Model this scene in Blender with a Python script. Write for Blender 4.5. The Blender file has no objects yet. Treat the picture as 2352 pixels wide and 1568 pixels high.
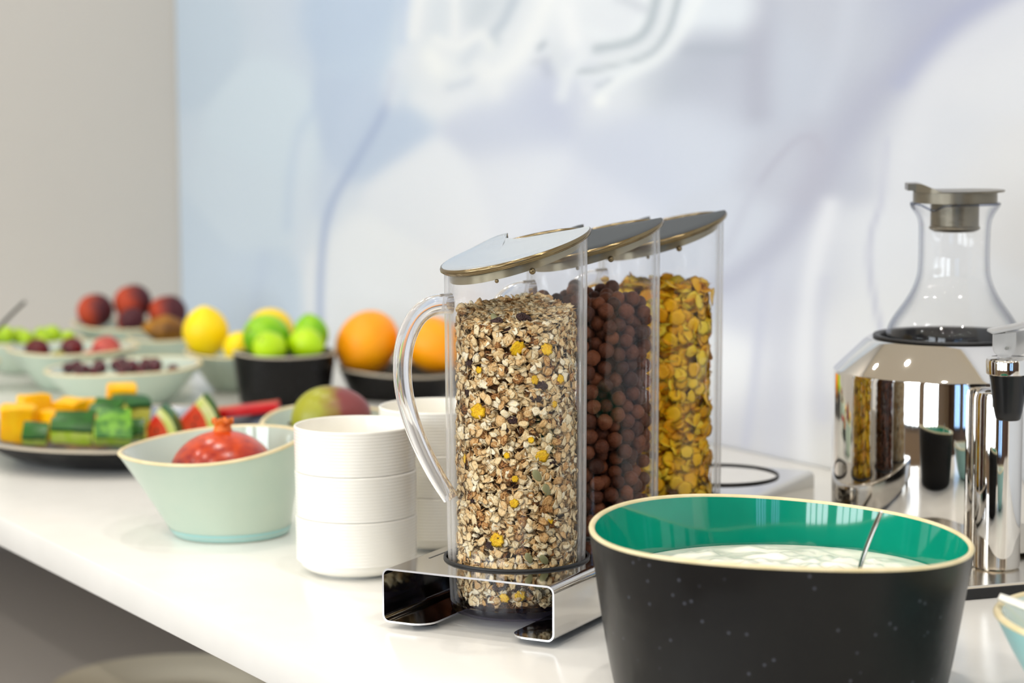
import bpy, bmesh, math, random
import numpy as np
from mathutils import Vector, Matrix, noise

random.seed(7)
rng = np.random.default_rng(11)
SC = bpy.context.scene
COL = SC.collection
PI = math.pi
ZT = 0.90                                  # height of the counter top above the floor


def lin(c):
    c = c / 255.0
    return c / 12.92 if c <= 0.04045 else ((c + 0.055) / 1.055) ** 2.4


def rgb(r, g, b):
    return (lin(r), lin(g), lin(b), 1.0)


# ------------------------------------------------------------------ camera
cam_data = bpy.data.cameras.new('camera')
cam = bpy.data.objects.new('camera', cam_data)
COL.objects.link(cam)
RIGHT = Vector((0.5286, 0.8488, -0.0042)).normalized()
DOWN = Vector((0.0904, -0.0611, -0.9940)).normalized()
FWD = RIGHT.cross(DOWN).normalized()
DOWN = FWD.cross(RIGHT).normalized()
CAM = Vector((0.0, -0.6832, ZT + 0.4035))
cam.matrix_world = Matrix((
    (RIGHT.x, -DOWN.x, -FWD.x, CAM.x),
    (RIGHT.y, -DOWN.y, -FWD.y, CAM.y),
    (RIGHT.z, -DOWN.z, -FWD.z, CAM.z),
    (0, 0, 0, 1)))
cam_data.lens = 76.2
cam_data.sensor_width = 36.0
cam_data.clip_start = 0.05
cam_data.dof.use_dof = True
cam_data.dof.focus_distance = 1.66
cam_data.dof.aperture_fstop = 5.0
cam_data.dof.aperture_blades = 9
SC.camera = cam

# ------------------------------------------------------------------ world, lamps, exposure
SC.view_settings.view_transform = 'Standard'
SC.view_settings.look = 'None'
SC.view_settings.gamma = 1.0
SC.view_settings.use_curve_mapping = False
SC.view_settings.exposure = -0.08
SC.cycles.max_bounces = 10
SC.cycles.transparent_max_bounces = 32
SC.cycles.caustics_reflective = False
SC.cycles.caustics_refractive = False

world = bpy.data.worlds.new('world')
SC.world = world
world.use_nodes = True
world.node_tree.nodes['Background'].inputs[0].default_value = (0.75, 0.85, 1.0, 1)
world.node_tree.nodes['Background'].inputs[1].default_value = 0.6

WINDOW_STRENGTH = 9.0
SPOT_POWER = 6.5
CEIL = 2.9


def spot(x, y, power=SPOT_POWER, size=0.075):
    l = bpy.data.lights.new('ceiling_lamp', 'AREA')
    l.shape = 'DISK'
    l.size = size
    l.energy = power
    l.color = (1.0, 0.95, 0.88)
    o = bpy.data.objects.new('ceiling_lamp', l)
    o.location = (x, y, CEIL - 0.02)
    COL.objects.link(o)


for ix in range(6):
    for iy in range(3):
        spot(-3.2 + ix * 1.05 + (0.3 if iy % 2 else 0), 0.15 - iy * 1.15)


# ------------------------------------------------------------------ helpers
def tag(o, label=None, cat=None, group=None, kind=None):
    if label:
        o['label'] = label
    if cat:
        o['category'] = cat
    if group:
        o['group'] = group
    if kind:
        o['kind'] = kind
    return o


def empty(name, loc, label, cat, group=None, rz=0.0):
    o = bpy.data.objects.new(name, None)
    o.empty_display_size = 0.02
    o.location = loc
    o.rotation_euler = (0, 0, rz)
    COL.objects.link(o)
    return tag(o, label, cat, group)


def link(name, me, parent=None, loc=None, rot=None):
    o = bpy.data.objects.new(name, me)
    COL.objects.link(o)
    if parent:
        o.parent = parent
    if loc is not None:
        o.location = loc
    if rot is not None:
        o.rotation_euler = rot
    return o


def mesh(name, verts, faces, mats, smooth=True, idx=None, sharp=None):
    me = bpy.data.meshes.new(name)
    me.from_pydata([tuple(v) for v in verts], [], faces)
    if not isinstance(mats, (list, tuple)):
        mats = [mats]
    for m in mats:
        me.materials.append(m)
    if idx:
        me.polygons.foreach_set('material_index', idx)
    me.polygons.foreach_set('use_smooth', [smooth] * len(me.polygons))
    me.update()
    if smooth and sharp:
        me.set_sharp_from_angle(angle=math.radians(sharp))
    return me


def make(name, verts, faces, mats, parent=None, loc=None, rot=None, smooth=True, idx=None, sharp=None):
    return link(name, mesh(name, verts, faces, mats, smooth, idx, sharp), parent, loc, rot)


def from_bm(name, bm, mat, parent=None, loc=None, rot=None, smooth=True, sharp=40):
    me = bpy.data.meshes.new(name)
    bm.to_mesh(me)
    bm.free()
    me.materials.append(mat)
    me.polygons.foreach_set('use_smooth', [smooth] * len(me.polygons))
    if smooth and sharp:
        me.set_sharp_from_angle(angle=math.radians(sharp))
    return link(name, me, parent, loc, rot)


def lathe_data(profile, seg=64, fn=None):
    """profile of (r, z); r == 0 makes a pole.  fn(r, z, theta, i) -> x, y, z"""
    verts, rings = [], []
    for i, (r, z) in enumerate(profile):
        if r <= 1e-9:
            rings.append([len(verts)])
            verts.append(fn(0, z, 0, i) if fn else (0, 0, z))
        else:
            ring = []
            for k in range(seg):
                t = 2 * PI * k / seg
                ring.append(len(verts))
                verts.append(fn(r, z, t, i) if fn else (r * math.cos(t), r * math.sin(t), z))
            rings.append(ring)
    faces = []
    for a, b in zip(rings, rings[1:]):
        if len(a) == 1 and len(b) == 1:
            continue
        for k in range(seg):
            k2 = (k + 1) % seg
            if len(a) == 1:
                faces.append((a[0], b[k2], b[k]))
            elif len(b) == 1:
                faces.append((a[k], a[k2], b[0]))
            else:
                faces.append((a[k], a[k2], b[k2], b[k]))
    return verts, faces


def lathe(name, profile, mat, parent=None, loc=None, rot=None, seg=64, fn=None, sharp=35):
    v, f = lathe_data(profile, seg, fn)
    return make(name, v, f, mat, parent, loc, rot, True, None, sharp)


def tube_data(path, rad, seg=12, flat=1.0, up=(0, 0, 1), cap=True):
    """sweep an ellipse along path; rad is a number or one per point; flat squashes the second axis"""
    P = [Vector(p) for p in path]
    n = len(P)
    if not isinstance(rad, (list, tuple)):
        rad = [rad] * n
    verts, faces = [], []
    for i in range(n):
        t = (P[min(i + 1, n - 1)] - P[max(i - 1, 0)]).normalized()
        s = t.cross(Vector(up))
        if s.length < 1e-5:
            s = t.cross(Vector((1, 0, 0)))
        s.normalize()
        w = s.cross(t).normalized()
        for k in range(seg):
            a = 2 * PI * k / seg
            verts.append(P[i] + s * (math.cos(a) * rad[i]) + w * (math.sin(a) * rad[i] * flat))
    for i in range(n - 1):
        for k in range(seg):
            k2 = (k + 1) % seg
            faces.append((i * seg + k, i * seg + k2, (i + 1) * seg + k2, (i + 1) * seg + k))
    if cap:
        faces.append(tuple(reversed(range(seg))))
        faces.append(tuple((n - 1) * seg + k for k in range(seg)))
    return verts, faces


def smooth_path(pts, sub=6):
    P = [Vector(p) for p in pts]
    out = []
    for i in range(len(P) - 1):
        p0, p1, p2, p3 = P[max(i - 1, 0)], P[i], P[i + 1], P[min(i + 2, len(P) - 1)]
        for s in range(sub):
            t = s / sub
            out.append(0.5 * ((2 * p1) + (p2 - p0) * t + (2 * p0 - 5 * p1 + 4 * p2 - p3) * t * t + (3 * p1 - p0 - 3 * p2 + p3) * t ** 3))
    out.append(P[-1])
    return out


def tube(name, path, rad, mat, parent=None, loc=None, seg=12, flat=1.0, up=(0, 0, 1)):
    v, f = tube_data(path, rad, seg, flat, up)
    return make(name, v, f, mat, parent, loc, None, True, None, 50)


def box_bm(lo, hi, bevel=0.0, seg=2):
    bm = bmesh.new()
    bmesh.ops.create_cube(bm, size=1.0)
    for v in bm.verts:
        v.co = Vector([(lo[i] + hi[i]) / 2 + v.co[i] * (hi[i] - lo[i]) for i in range(3)])
    if bevel > 0:
        bmesh.ops.bevel(bm, geom=bm.edges[:], offset=bevel, segments=seg, affect='EDGES', profile=0.5)
    return bm


# ------------------------------------------------------------------ materials
def new_mat(name):
    m = bpy.data.materials.new(name)
    m.use_nodes = True
    nt = m.node_tree
    return m, nt, nt.nodes['Principled BSDF']


def node(nt, kind, **kw):
    n = nt.nodes.new(kind)
    for k, v in kw.items():
        setattr(n, k, v)
    return n


def ramp(nt, stops):
    r = nt.nodes.new('ShaderNodeValToRGB')
    e = r.color_ramp.elements
    while len(e) < len(stops):
        e.new(0.5)
    for el, (p, c) in zip(e, stops):
        el.position = p
        el.color = c
    return r


def mat(name, col, rough=0.5, metal=0.0, spec=0.5, col2=None, scale=20.0, bump=0.0, bscale=80.0, coat=0.0, trans=0.0,
        ior=1.45, detail=3.0, lo=0.35, hi=0.65, sss=0.0):
    m, nt, b = new_mat(name)
    b.inputs['Roughness'].default_value = rough
    b.inputs['Metallic'].default_value = metal
    b.inputs['Specular IOR Level'].default_value = spec
    b.inputs['Coat Weight'].default_value = coat
    b.inputs['Coat Roughness'].default_value = 0.04
    b.inputs['Transmission Weight'].default_value = trans
    b.inputs['IOR'].default_value = ior
    if sss:
        b.inputs['Subsurface Weight'].default_value = sss
        b.inputs['Subsurface Radius'].default_value = (0.6, 0.4, 0.2)
        b.inputs['Subsurface Scale'].default_value = 0.01
    tc = node(nt, 'ShaderNodeTexCoord')
    if col2:
        n = node(nt, 'ShaderNodeTexNoise')
        n.inputs['Scale'].default_value = scale
        n.inputs['Detail'].default_value = detail
        nt.links.new(tc.outputs['Object'], n.inputs['Vector'])
        r = ramp(nt, [(lo, col), (hi, col2)])
        nt.links.new(n.outputs['Fac'], r.inputs['Fac'])
        nt.links.new(r.outputs['Color'], b.inputs['Base Color'])
    else:
        b.inputs['Base Color'].default_value = col
    if bump:
        n2 = node(nt, 'ShaderNodeTexNoise')
        n2.inputs['Scale'].default_value = bscale
        n2.inputs['Detail'].default_value = 2.0
        nt.links.new(tc.outputs['Object'], n2.inputs['Vector'])
        bp = node(nt, 'ShaderNodeBump')
        bp.inputs['Strength'].default_value = bump
        bp.inputs['Distance'].default_value = 0.002
        nt.links.new(n2.outputs['Fac'], bp.inputs['Height'])
        nt.links.new(bp.outputs['Normal'], b.inputs['Normal'])
    return m


def shell_glass(name, tint=(1, 1, 1, 1), edge=(0.80, 0.83, 0.86, 1), ior=1.42, rough=0.02, edge_light=0.0):
    """thin clear wall: see-through, with a Fresnel mirror and a little absorption where it is seen edge-on"""
    m = bpy.data.materials.new(name)
    m.use_nodes = True
    nt = m.node_tree
    nt.nodes.clear()
    out = node(nt, 'ShaderNodeOutputMaterial')
    tr = node(nt, 'ShaderNodeBsdfTransparent')
    gl = node(nt, 'ShaderNodeBsdfGlossy')
    gl.inputs['Roughness'].default_value = rough
    lw = node(nt, 'ShaderNodeLayerWeight')
    lw.inputs['Blend'].default_value = 0.5
    f0 = ((ior - 1) / (ior + 1)) ** 2
    pw = node(nt, 'ShaderNodeMath', operation='POWER')
    pw.inputs[1].default_value = 5.0
    fr = node(nt, 'ShaderNodeMath', operation='MULTIPLY_ADD')
    fr.inputs[1].default_value = 1.0 - f0
    fr.inputs[2].default_value = f0
    nt.links.new(lw.outputs['Facing'], pw.inputs[0])
    nt.links.new(pw.outputs[0], fr.inputs[0])
    rp = ramp(nt, [(0.45, tint), (0.95, edge)])
    nt.links.new(lw.outputs['Facing'], rp.inputs['Fac'])
    nt.links.new(rp.outputs['Color'], tr.inputs['Color'])
    mx = node(nt, 'ShaderNodeMixShader')
    nt.links.new(fr.outputs[0], mx.inputs['Fac'])
    nt.links.new(tr.outputs['BSDF'], mx.inputs[1])
    nt.links.new(gl.outputs['BSDF'], mx.inputs[2])
    if edge_light:
        # white mixed in edge-on, painting the bright light a thick wall would refract
        df = node(nt, 'ShaderNodeBsdfTranslucent')
        dd = node(nt, 'ShaderNodeBsdfDiffuse')
        for s_ in (df, dd):
            s_.inputs['Color'].default_value = (0.95, 0.96, 0.98, 1)
        m1 = node(nt, 'ShaderNodeMixShader')
        nt.links.new(df.outputs[0], m1.inputs[1])
        nt.links.new(dd.outputs[0], m1.inputs[2])
        r3 = ramp(nt, [(0.60, (0, 0, 0, 1)), (0.80, (edge_light, edge_light, edge_light, 1))])
        nt.links.new(lw.outputs['Facing'], r3.inputs['Fac'])
        m2 = node(nt, 'ShaderNodeMixShader')
        nt.links.new(r3.outputs['Color'], m2.inputs['Fac'])
        nt.links.new(mx.outputs['Shader'], m2.inputs[1])
        nt.links.new(m1.outputs['Shader'], m2.inputs[2])
        mx = m2
    nt.links.new(mx.outputs[0], out.inputs['Surface'])
    return m


def attr_mat(name, stops, rough=0.7, use_attr=True, bump=0.4, bscale=900.0, spec=0.3, mottle=0.0):
    """colour picked by a per-piece random number: a vertex attribute on joined pieces, the object's own on single ones"""
    m, nt, b = new_mat(name)
    b.inputs['Roughness'].default_value = rough
    b.inputs['Specular IOR Level'].default_value = spec
    if use_attr:
        a = node(nt, 'ShaderNodeAttribute', attribute_name='tone')
        src = a.outputs['Fac']
    else:
        a = node(nt, 'ShaderNodeObjectInfo')
        src = a.outputs['Random']
    tc = node(nt, 'ShaderNodeTexCoord')
    n = node(nt, 'ShaderNodeTexNoise')
    n.inputs['Scale'].default_value = bscale
    n.inputs['Detail'].default_value = 2.0
    nt.links.new(tc.outputs['Object'], n.inputs['Vector'])
    if mottle:
        ma = node(nt, 'ShaderNodeMath', operation='MULTIPLY_ADD')
        ma.inputs[1].default_value = mottle
        ma.inputs[2].default_value = -mottle * 0.5
        nt.links.new(n.outputs['Fac'], ma.inputs[0])
        ad = node(nt, 'ShaderNodeMath', operation='ADD')
        nt.links.new(src, ad.inputs[0])
        nt.links.new(ma.outputs[0], ad.inputs[1])
        src = ad.outputs[0]
    r = ramp(nt, stops)
    nt.links.new(src, r.inputs['Fac'])
    nt.links.new(r.outputs['Color'], b.inputs['Base Color'])
    bp = node(nt, 'ShaderNodeBump')
    bp.inputs['Strength'].default_value = bump
    bp.inputs['Distance'].default_value = 0.0008
    nt.links.new(n.outputs['Fac'], bp.inputs['Height'])
    nt.links.new(bp.outputs['Normal'], b.inputs['Normal'])
    return m


M = {}
M['paint_beige'] = mat('beige wall paint', rgb(199, 194, 186), 0.8, bump=0.05, bscale=300)
M['paint_white'] = mat('white paint', rgb(232, 229, 222), 0.85)
M['paint_tan'] = mat('warm wall paint', rgb(140, 120, 98), 0.8)
M['wood'] = mat('dark wood panelling', rgb(84, 60, 44), 0.5, col2=rgb(58, 40, 30), scale=5)
M['ceiling'] = mat('warm beige ceiling', rgb(218, 206, 186), 0.85)
M['floor'] = mat('grey floor boards', rgb(150, 140, 130), 0.45, col2=rgb(164, 153, 142), scale=3)
M['worktop'] = mat('white worktop', rgb(238, 236, 230), 0.22, spec=0.4, col2=rgb(233, 231, 225), scale=14)
M['carcass'] = mat('grey cabinet board', rgb(176, 169, 162), 0.6)
M['white_china'] = mat('white china', rgb(243, 240, 230), 0.22, spec=0.5, coat=0.2)
M['sage_out'] = mat('sage green glaze', rgb(180, 198, 182), 0.28, col2=rgb(187, 201, 184), scale=18, bump=0.04, bscale=60)
M['sage_in'] = mat('sage green inner glaze', rgb(186, 200, 187), 0.1, col2=rgb(192, 204, 190), scale=14, coat=1.0)
M['blue_foot'] = mat('pale blue glaze', rgb(160, 205, 202), 0.3)
M['cream_rim'] = mat('bare cream clay', rgb(216, 200, 154), 0.45, col2=rgb(226, 211, 172), scale=60)
M['black_clay'] = mat('black stoneware', rgb(11, 10, 10), 0.42, col2=rgb(17, 16, 15), scale=16, bump=0.2, bscale=26, spec=0.25)


def speckle(m, col, scale, size, patch):
    """pale specks in the clay and patches that shine a little more"""
    nt = m.node_tree
    b = nt.nodes['Principled BSDF']
    src = b.inputs['Base Color'].links[0].from_socket
    tc = node(nt, 'ShaderNodeTexCoord')
    v = node(nt, 'ShaderNodeTexVoronoi')
    v.inputs['Scale'].default_value = scale
    nt.links.new(tc.outputs['Object'], v.inputs['Vector'])
    r = ramp(nt, [(size * 0.5, (1, 1, 1, 1)), (size, (0, 0, 0, 1))])
    nt.links.new(v.outputs['Distance'], r.inputs['Fac'])
    mx = node(nt, 'ShaderNodeMix', data_type='RGBA')
    mx.inputs[7].default_value = col
    nt.links.new(r.outputs['Color'], mx.inputs[0])
    nt.links.new(src, mx.inputs[6])
    nt.links.new(mx.outputs[2], b.inputs['Base Color'])
    n = node(nt, 'ShaderNodeTexNoise')
    n.inputs['Scale'].default_value = 14
    n.inputs['Detail'].default_value = 4
    nt.links.new(tc.outputs['Object'], n.inputs['Vector'])
    rr = ramp(nt, [(0.45, (patch[0],) * 3 + (1,)), (0.55, (patch[1],) * 3 + (1,))])
    nt.links.new(n.outputs['Fac'], rr.inputs['Fac'])
    nt.links.new(rr.outputs['Color'], b.inputs['Roughness'])


speckle(M['black_clay'], rgb(70, 72, 80), 95, 0.12, (0.30, 0.46))
M['teal_glaze'] = mat('teal glaze', rgb(4, 122, 100), 0.06, col2=rgb(14, 140, 114), scale=11, detail=6, coat=0.6, spec=0.6, bump=0.05, bscale=30)
M['slate_glaze'] = mat('slate blue glaze', rgb(128, 140, 156), 0.2)
M['chrome'] = mat('polished chrome', rgb(226, 222, 216), 0.035, 1.0)
M['steel'] = mat('polished steel', rgb(212, 209, 204), 0.08, 1.0, bump=0.01, bscale=200)
M['brushed'] = mat('brushed steel', rgb(214, 205, 190), 0.24, 1.0)
M['edge_steel'] = mat('bright cut steel edge', rgb(236, 236, 238), 0.28, 0.9)
M['black_rubber'] = mat('black rubber', rgb(22, 22, 23), 0.45)
M['black_plastic'] = mat('black plastic', rgb(20, 20, 21), 0.25)
M['lid_light'] = mat('satin grey lid', rgb(196, 200, 202), 0.12, 0.55, spec=0.6)  # pale tone put in for the white wall this lid reflects
M['lid_dark'] = mat('smoke grey lid', rgb(40, 43, 43), 0.42, 0.0, spec=0.25)
M['lid_skirt'] = mat('bronze grey lid skirt', rgb(150, 140, 116), 0.25, 0.5)
M['lid_edge'] = mat('bronze lid edge', rgb(128, 112, 82), 0.18, 0.85)
M['acrylic'] = shell_glass('clear acrylic', (0.99, 0.99, 0.99, 1), (0.95, 0.965, 0.985, 1), 1.36, 0.02, 0.35)
M['acrylic_base'] = shell_glass('violet tinted acrylic', (0.74, 0.72, 0.82, 1), (0.38, 0.34, 0.5, 1), 1.5)
M['carafe_glass'] = shell_glass('clear glass', (1, 1, 1, 1), (0.74, 0.76, 0.82, 1), 1.38, 0.01)
M['glass_lip'] = shell_glass('glass lip', (0.62, 0.64, 0.70, 1), (0.30, 0.32, 0.38, 1), 1.5)
M['handle_acrylic'] = mat('clear moulded acrylic', (0.97, 0.97, 1.0, 1), 0.10, trans=0.86, ior=1.3)
M['frosted'] = mat('frosted clear plastic', (0.96, 0.96, 0.95, 1), 0.35, trans=0.75, ior=1.25)
M['stopper'] = mat('grey steel stopper', rgb(122, 115, 100), 0.32, 0.7)
M['yogurt'] = mat('white yogurt', rgb(246, 242, 228), 0.2, coat=0.3, bump=0.15, bscale=60, sss=0.1)
M['dark_spoon'] = mat('dark cutlery steel', rgb(60, 60, 57), 0.35, 0.7)
M['spoon'] = mat('worn cutlery steel', rgb(150, 148, 142), 0.2, 1.0)
M['glow'] = None


def emission(name, col, strength):
    m = bpy.data.materials.new(name)
    m.use_nodes = True
    nt = m.node_tree
    nt.nodes.clear()
    o = node(nt, 'ShaderNodeOutputMaterial')
    e = node(nt, 'ShaderNodeEmission')
    e.inputs[0].default_value = col
    e.inputs[1].default_value = strength
    nt.links.new(e.outputs[0], o.inputs[0])
    return m


M['daylight'] = emission('daylight behind the panes', (0.86, 0.93, 1.0, 1), WINDOW_STRENGTH)

M['blue_daylight'] = emission('blue sky behind the panes', (0.34, 0.58, 1.0, 1), 4.0)

# ------------------------------------------------------------------ the room
WALL_Y, LEFT_X, FRONT_Y, RIGHT_X = 0.872, -3.625, -4.3, 3.4


def slab(name, lo, hi, m, bevel=0.0):
    return tag(from_bm(name, box_bm(lo, hi, bevel), m, smooth=False), kind='structure')


slab('floor', (LEFT_X - .1, FRONT_Y - .1, -0.1), (RIGHT_X + .1, WALL_Y + .1, 0), M['floor'])
slab('ceiling', (LEFT_X - .1, FRONT_Y - .1, CEIL), (RIGHT_X + .1, WALL_Y + .1, CEIL + .1), M['ceiling'])
slab('wall_back', (LEFT_X - .1, WALL_Y, 0), (RIGHT_X + .1, WALL_Y + .1, CEIL), M['paint_white'])
slab('wall_left', (LEFT_X - .1, FRONT_Y, 0), (LEFT_X, WALL_Y, CEIL), M['paint_beige'])
slab('wall_right', (RIGHT_X, FRONT_Y, 0), (RIGHT_X + .1, WALL_Y, CEIL), M['wood'])
slab('wall_front', (LEFT_X, FRONT_Y - .1, 0), (RIGHT_X, FRONT_Y, CEIL), M['paint_tan'])


def window(n, cx, cy, w, h, z0, axis, pane='daylight'):
    """a pane lit by the day outside, in a dark frame with a middle post, on the room side of a wall"""
    root = bpy.data.objects.new('window_%d' % n, None)
    root.location = (cx, cy, z0)
    COL.objects.link(root)
    tag(root, kind='structure')
    root.rotation_euler = (0, 0, 0 if axis == 'x' else PI / 2)
    fr = M['black_plastic']
    for a, b in (((-w / 2, -.02, 0), (-w / 2 + .05, .05, h)), ((w / 2 - .05, -.02, 0), (w / 2, .05, h)),
                 ((-.03, -.02, .05), (.03, .05, h - .05)), ((-w / 4 - .02, -.02, .05), (-w / 4 + .02, .05, h - .05)), ((w / 4 - .02, -.02, .05), (w / 4 + .02, .05, h - .05)), ((-w / 2 + .05, -.02, 0), (w / 2 - .05, .05, .05)),  # quarter posts added to break the reflected panes into stripes
                 ((-w / 2 + .05, -.02, h - .05), (w / 2 - .05, .05, h))):
        from_bm('window_frame', box_bm(a, b), fr, root, smooth=False)
    for a, b in ((-w / 2 + .05, -.03), (.03, w / 2 - .05)):
        s = 1 if axis == 'x' else -1
        v = [(a, 0.01 , .05), (b, 0.01, .05), (b, 0.01, h - .05), (a, 0.01, h - .05)]
        make('pane', v, [(3, 2, 1, 0)], M[pane], root, smooth=False)


window(1, -2.6, FRONT_Y + .03, 1.5, 1.9, 0.85, 'x')
window(2, -0.7, FRONT_Y + .03, 1.5, 1.9, 0.85, 'x')
window(3, 1.2, FRONT_Y + .03, 1.5, 1.9, 0.85, 'x')
window(4, RIGHT_X - .03, -2.05, 0.7, 1.9, 0.85, 'y', 'blue_daylight')
window(5, RIGHT_X - .03, -3.05, 0.7, 1.9, 0.85, 'y', 'blue_daylight')

# ------------------------------------------------------------------ printed mural on the back wall
MURAL_BASE = [(-3.572,0.511,205,221,236),(-3.592,0.126,210,225,239),(-3.275,0.361,216,231,243),(-3.287,0.071,210,225,240),(-3.348,0.251,216,230,242),(-2.825,0.46,200,218,238),(-2.891,0.539,195,213,235),(-2.7,0.272,234,240,248),(-2.832,0.138,240,245,250),(-2.973,0.075,238,243,248),(-2.465,0.309,228,234,244),(-2.52,0.397,206,215,234),(-2.358,0.452,198,206,227),(-2.211,0.343,208,216,232),(-2.308,0.269,220,226,239),(-2.077,0.371,210,218,232),(-2.01,0.422,192,198,213),(-1.915,0.421,200,208,222),(-1.875,0.334,196,201,215),(-1.803,0.396,190,195,210),(-1.777,0.475,196,202,215),(-1.67,0.489,180,186,206),(-1.582,0.439,226,229,234),(-1.555,0.332,226,227,228),(-1.674,0.361,220,224,231),(-1.765,0.234,228,232,238),(-1.874,0.228,208,213,226),(-1.95,0.173,204,209,223),(-2.0,0.24,208,215,228),(-1.998,0.093,236,239,243),(-1.849,0.132,232,235,240),(-1.917,0.051,206,209,219),(-1.847,0.01,230,231,230),(-1.729,0.19,232,235,238),(-2.696,0.519,232,239,245),(-2.741,0.459,233,240,246),(-2.612,0.466,238,244,248),(-2.531,0.432,232,238,246),(-2.475,0.477,240,246,249),(-2.369,0.508,236,242,247),(-2.308,0.474,228,235,241),(-2.221,0.498,232,239,246),(-2.193,0.466,222,230,237),(-2.553,0.521,214,223,232),(-2.269,0.429,226,232,240),(-2.867,0.39,196,212,234),(-2.432,0.408,200,208,228),(-2.487,0.373,208,216,233),(-2.13,0.449,188,196,210),(-2.06,0.458,186,193,208)]
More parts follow.
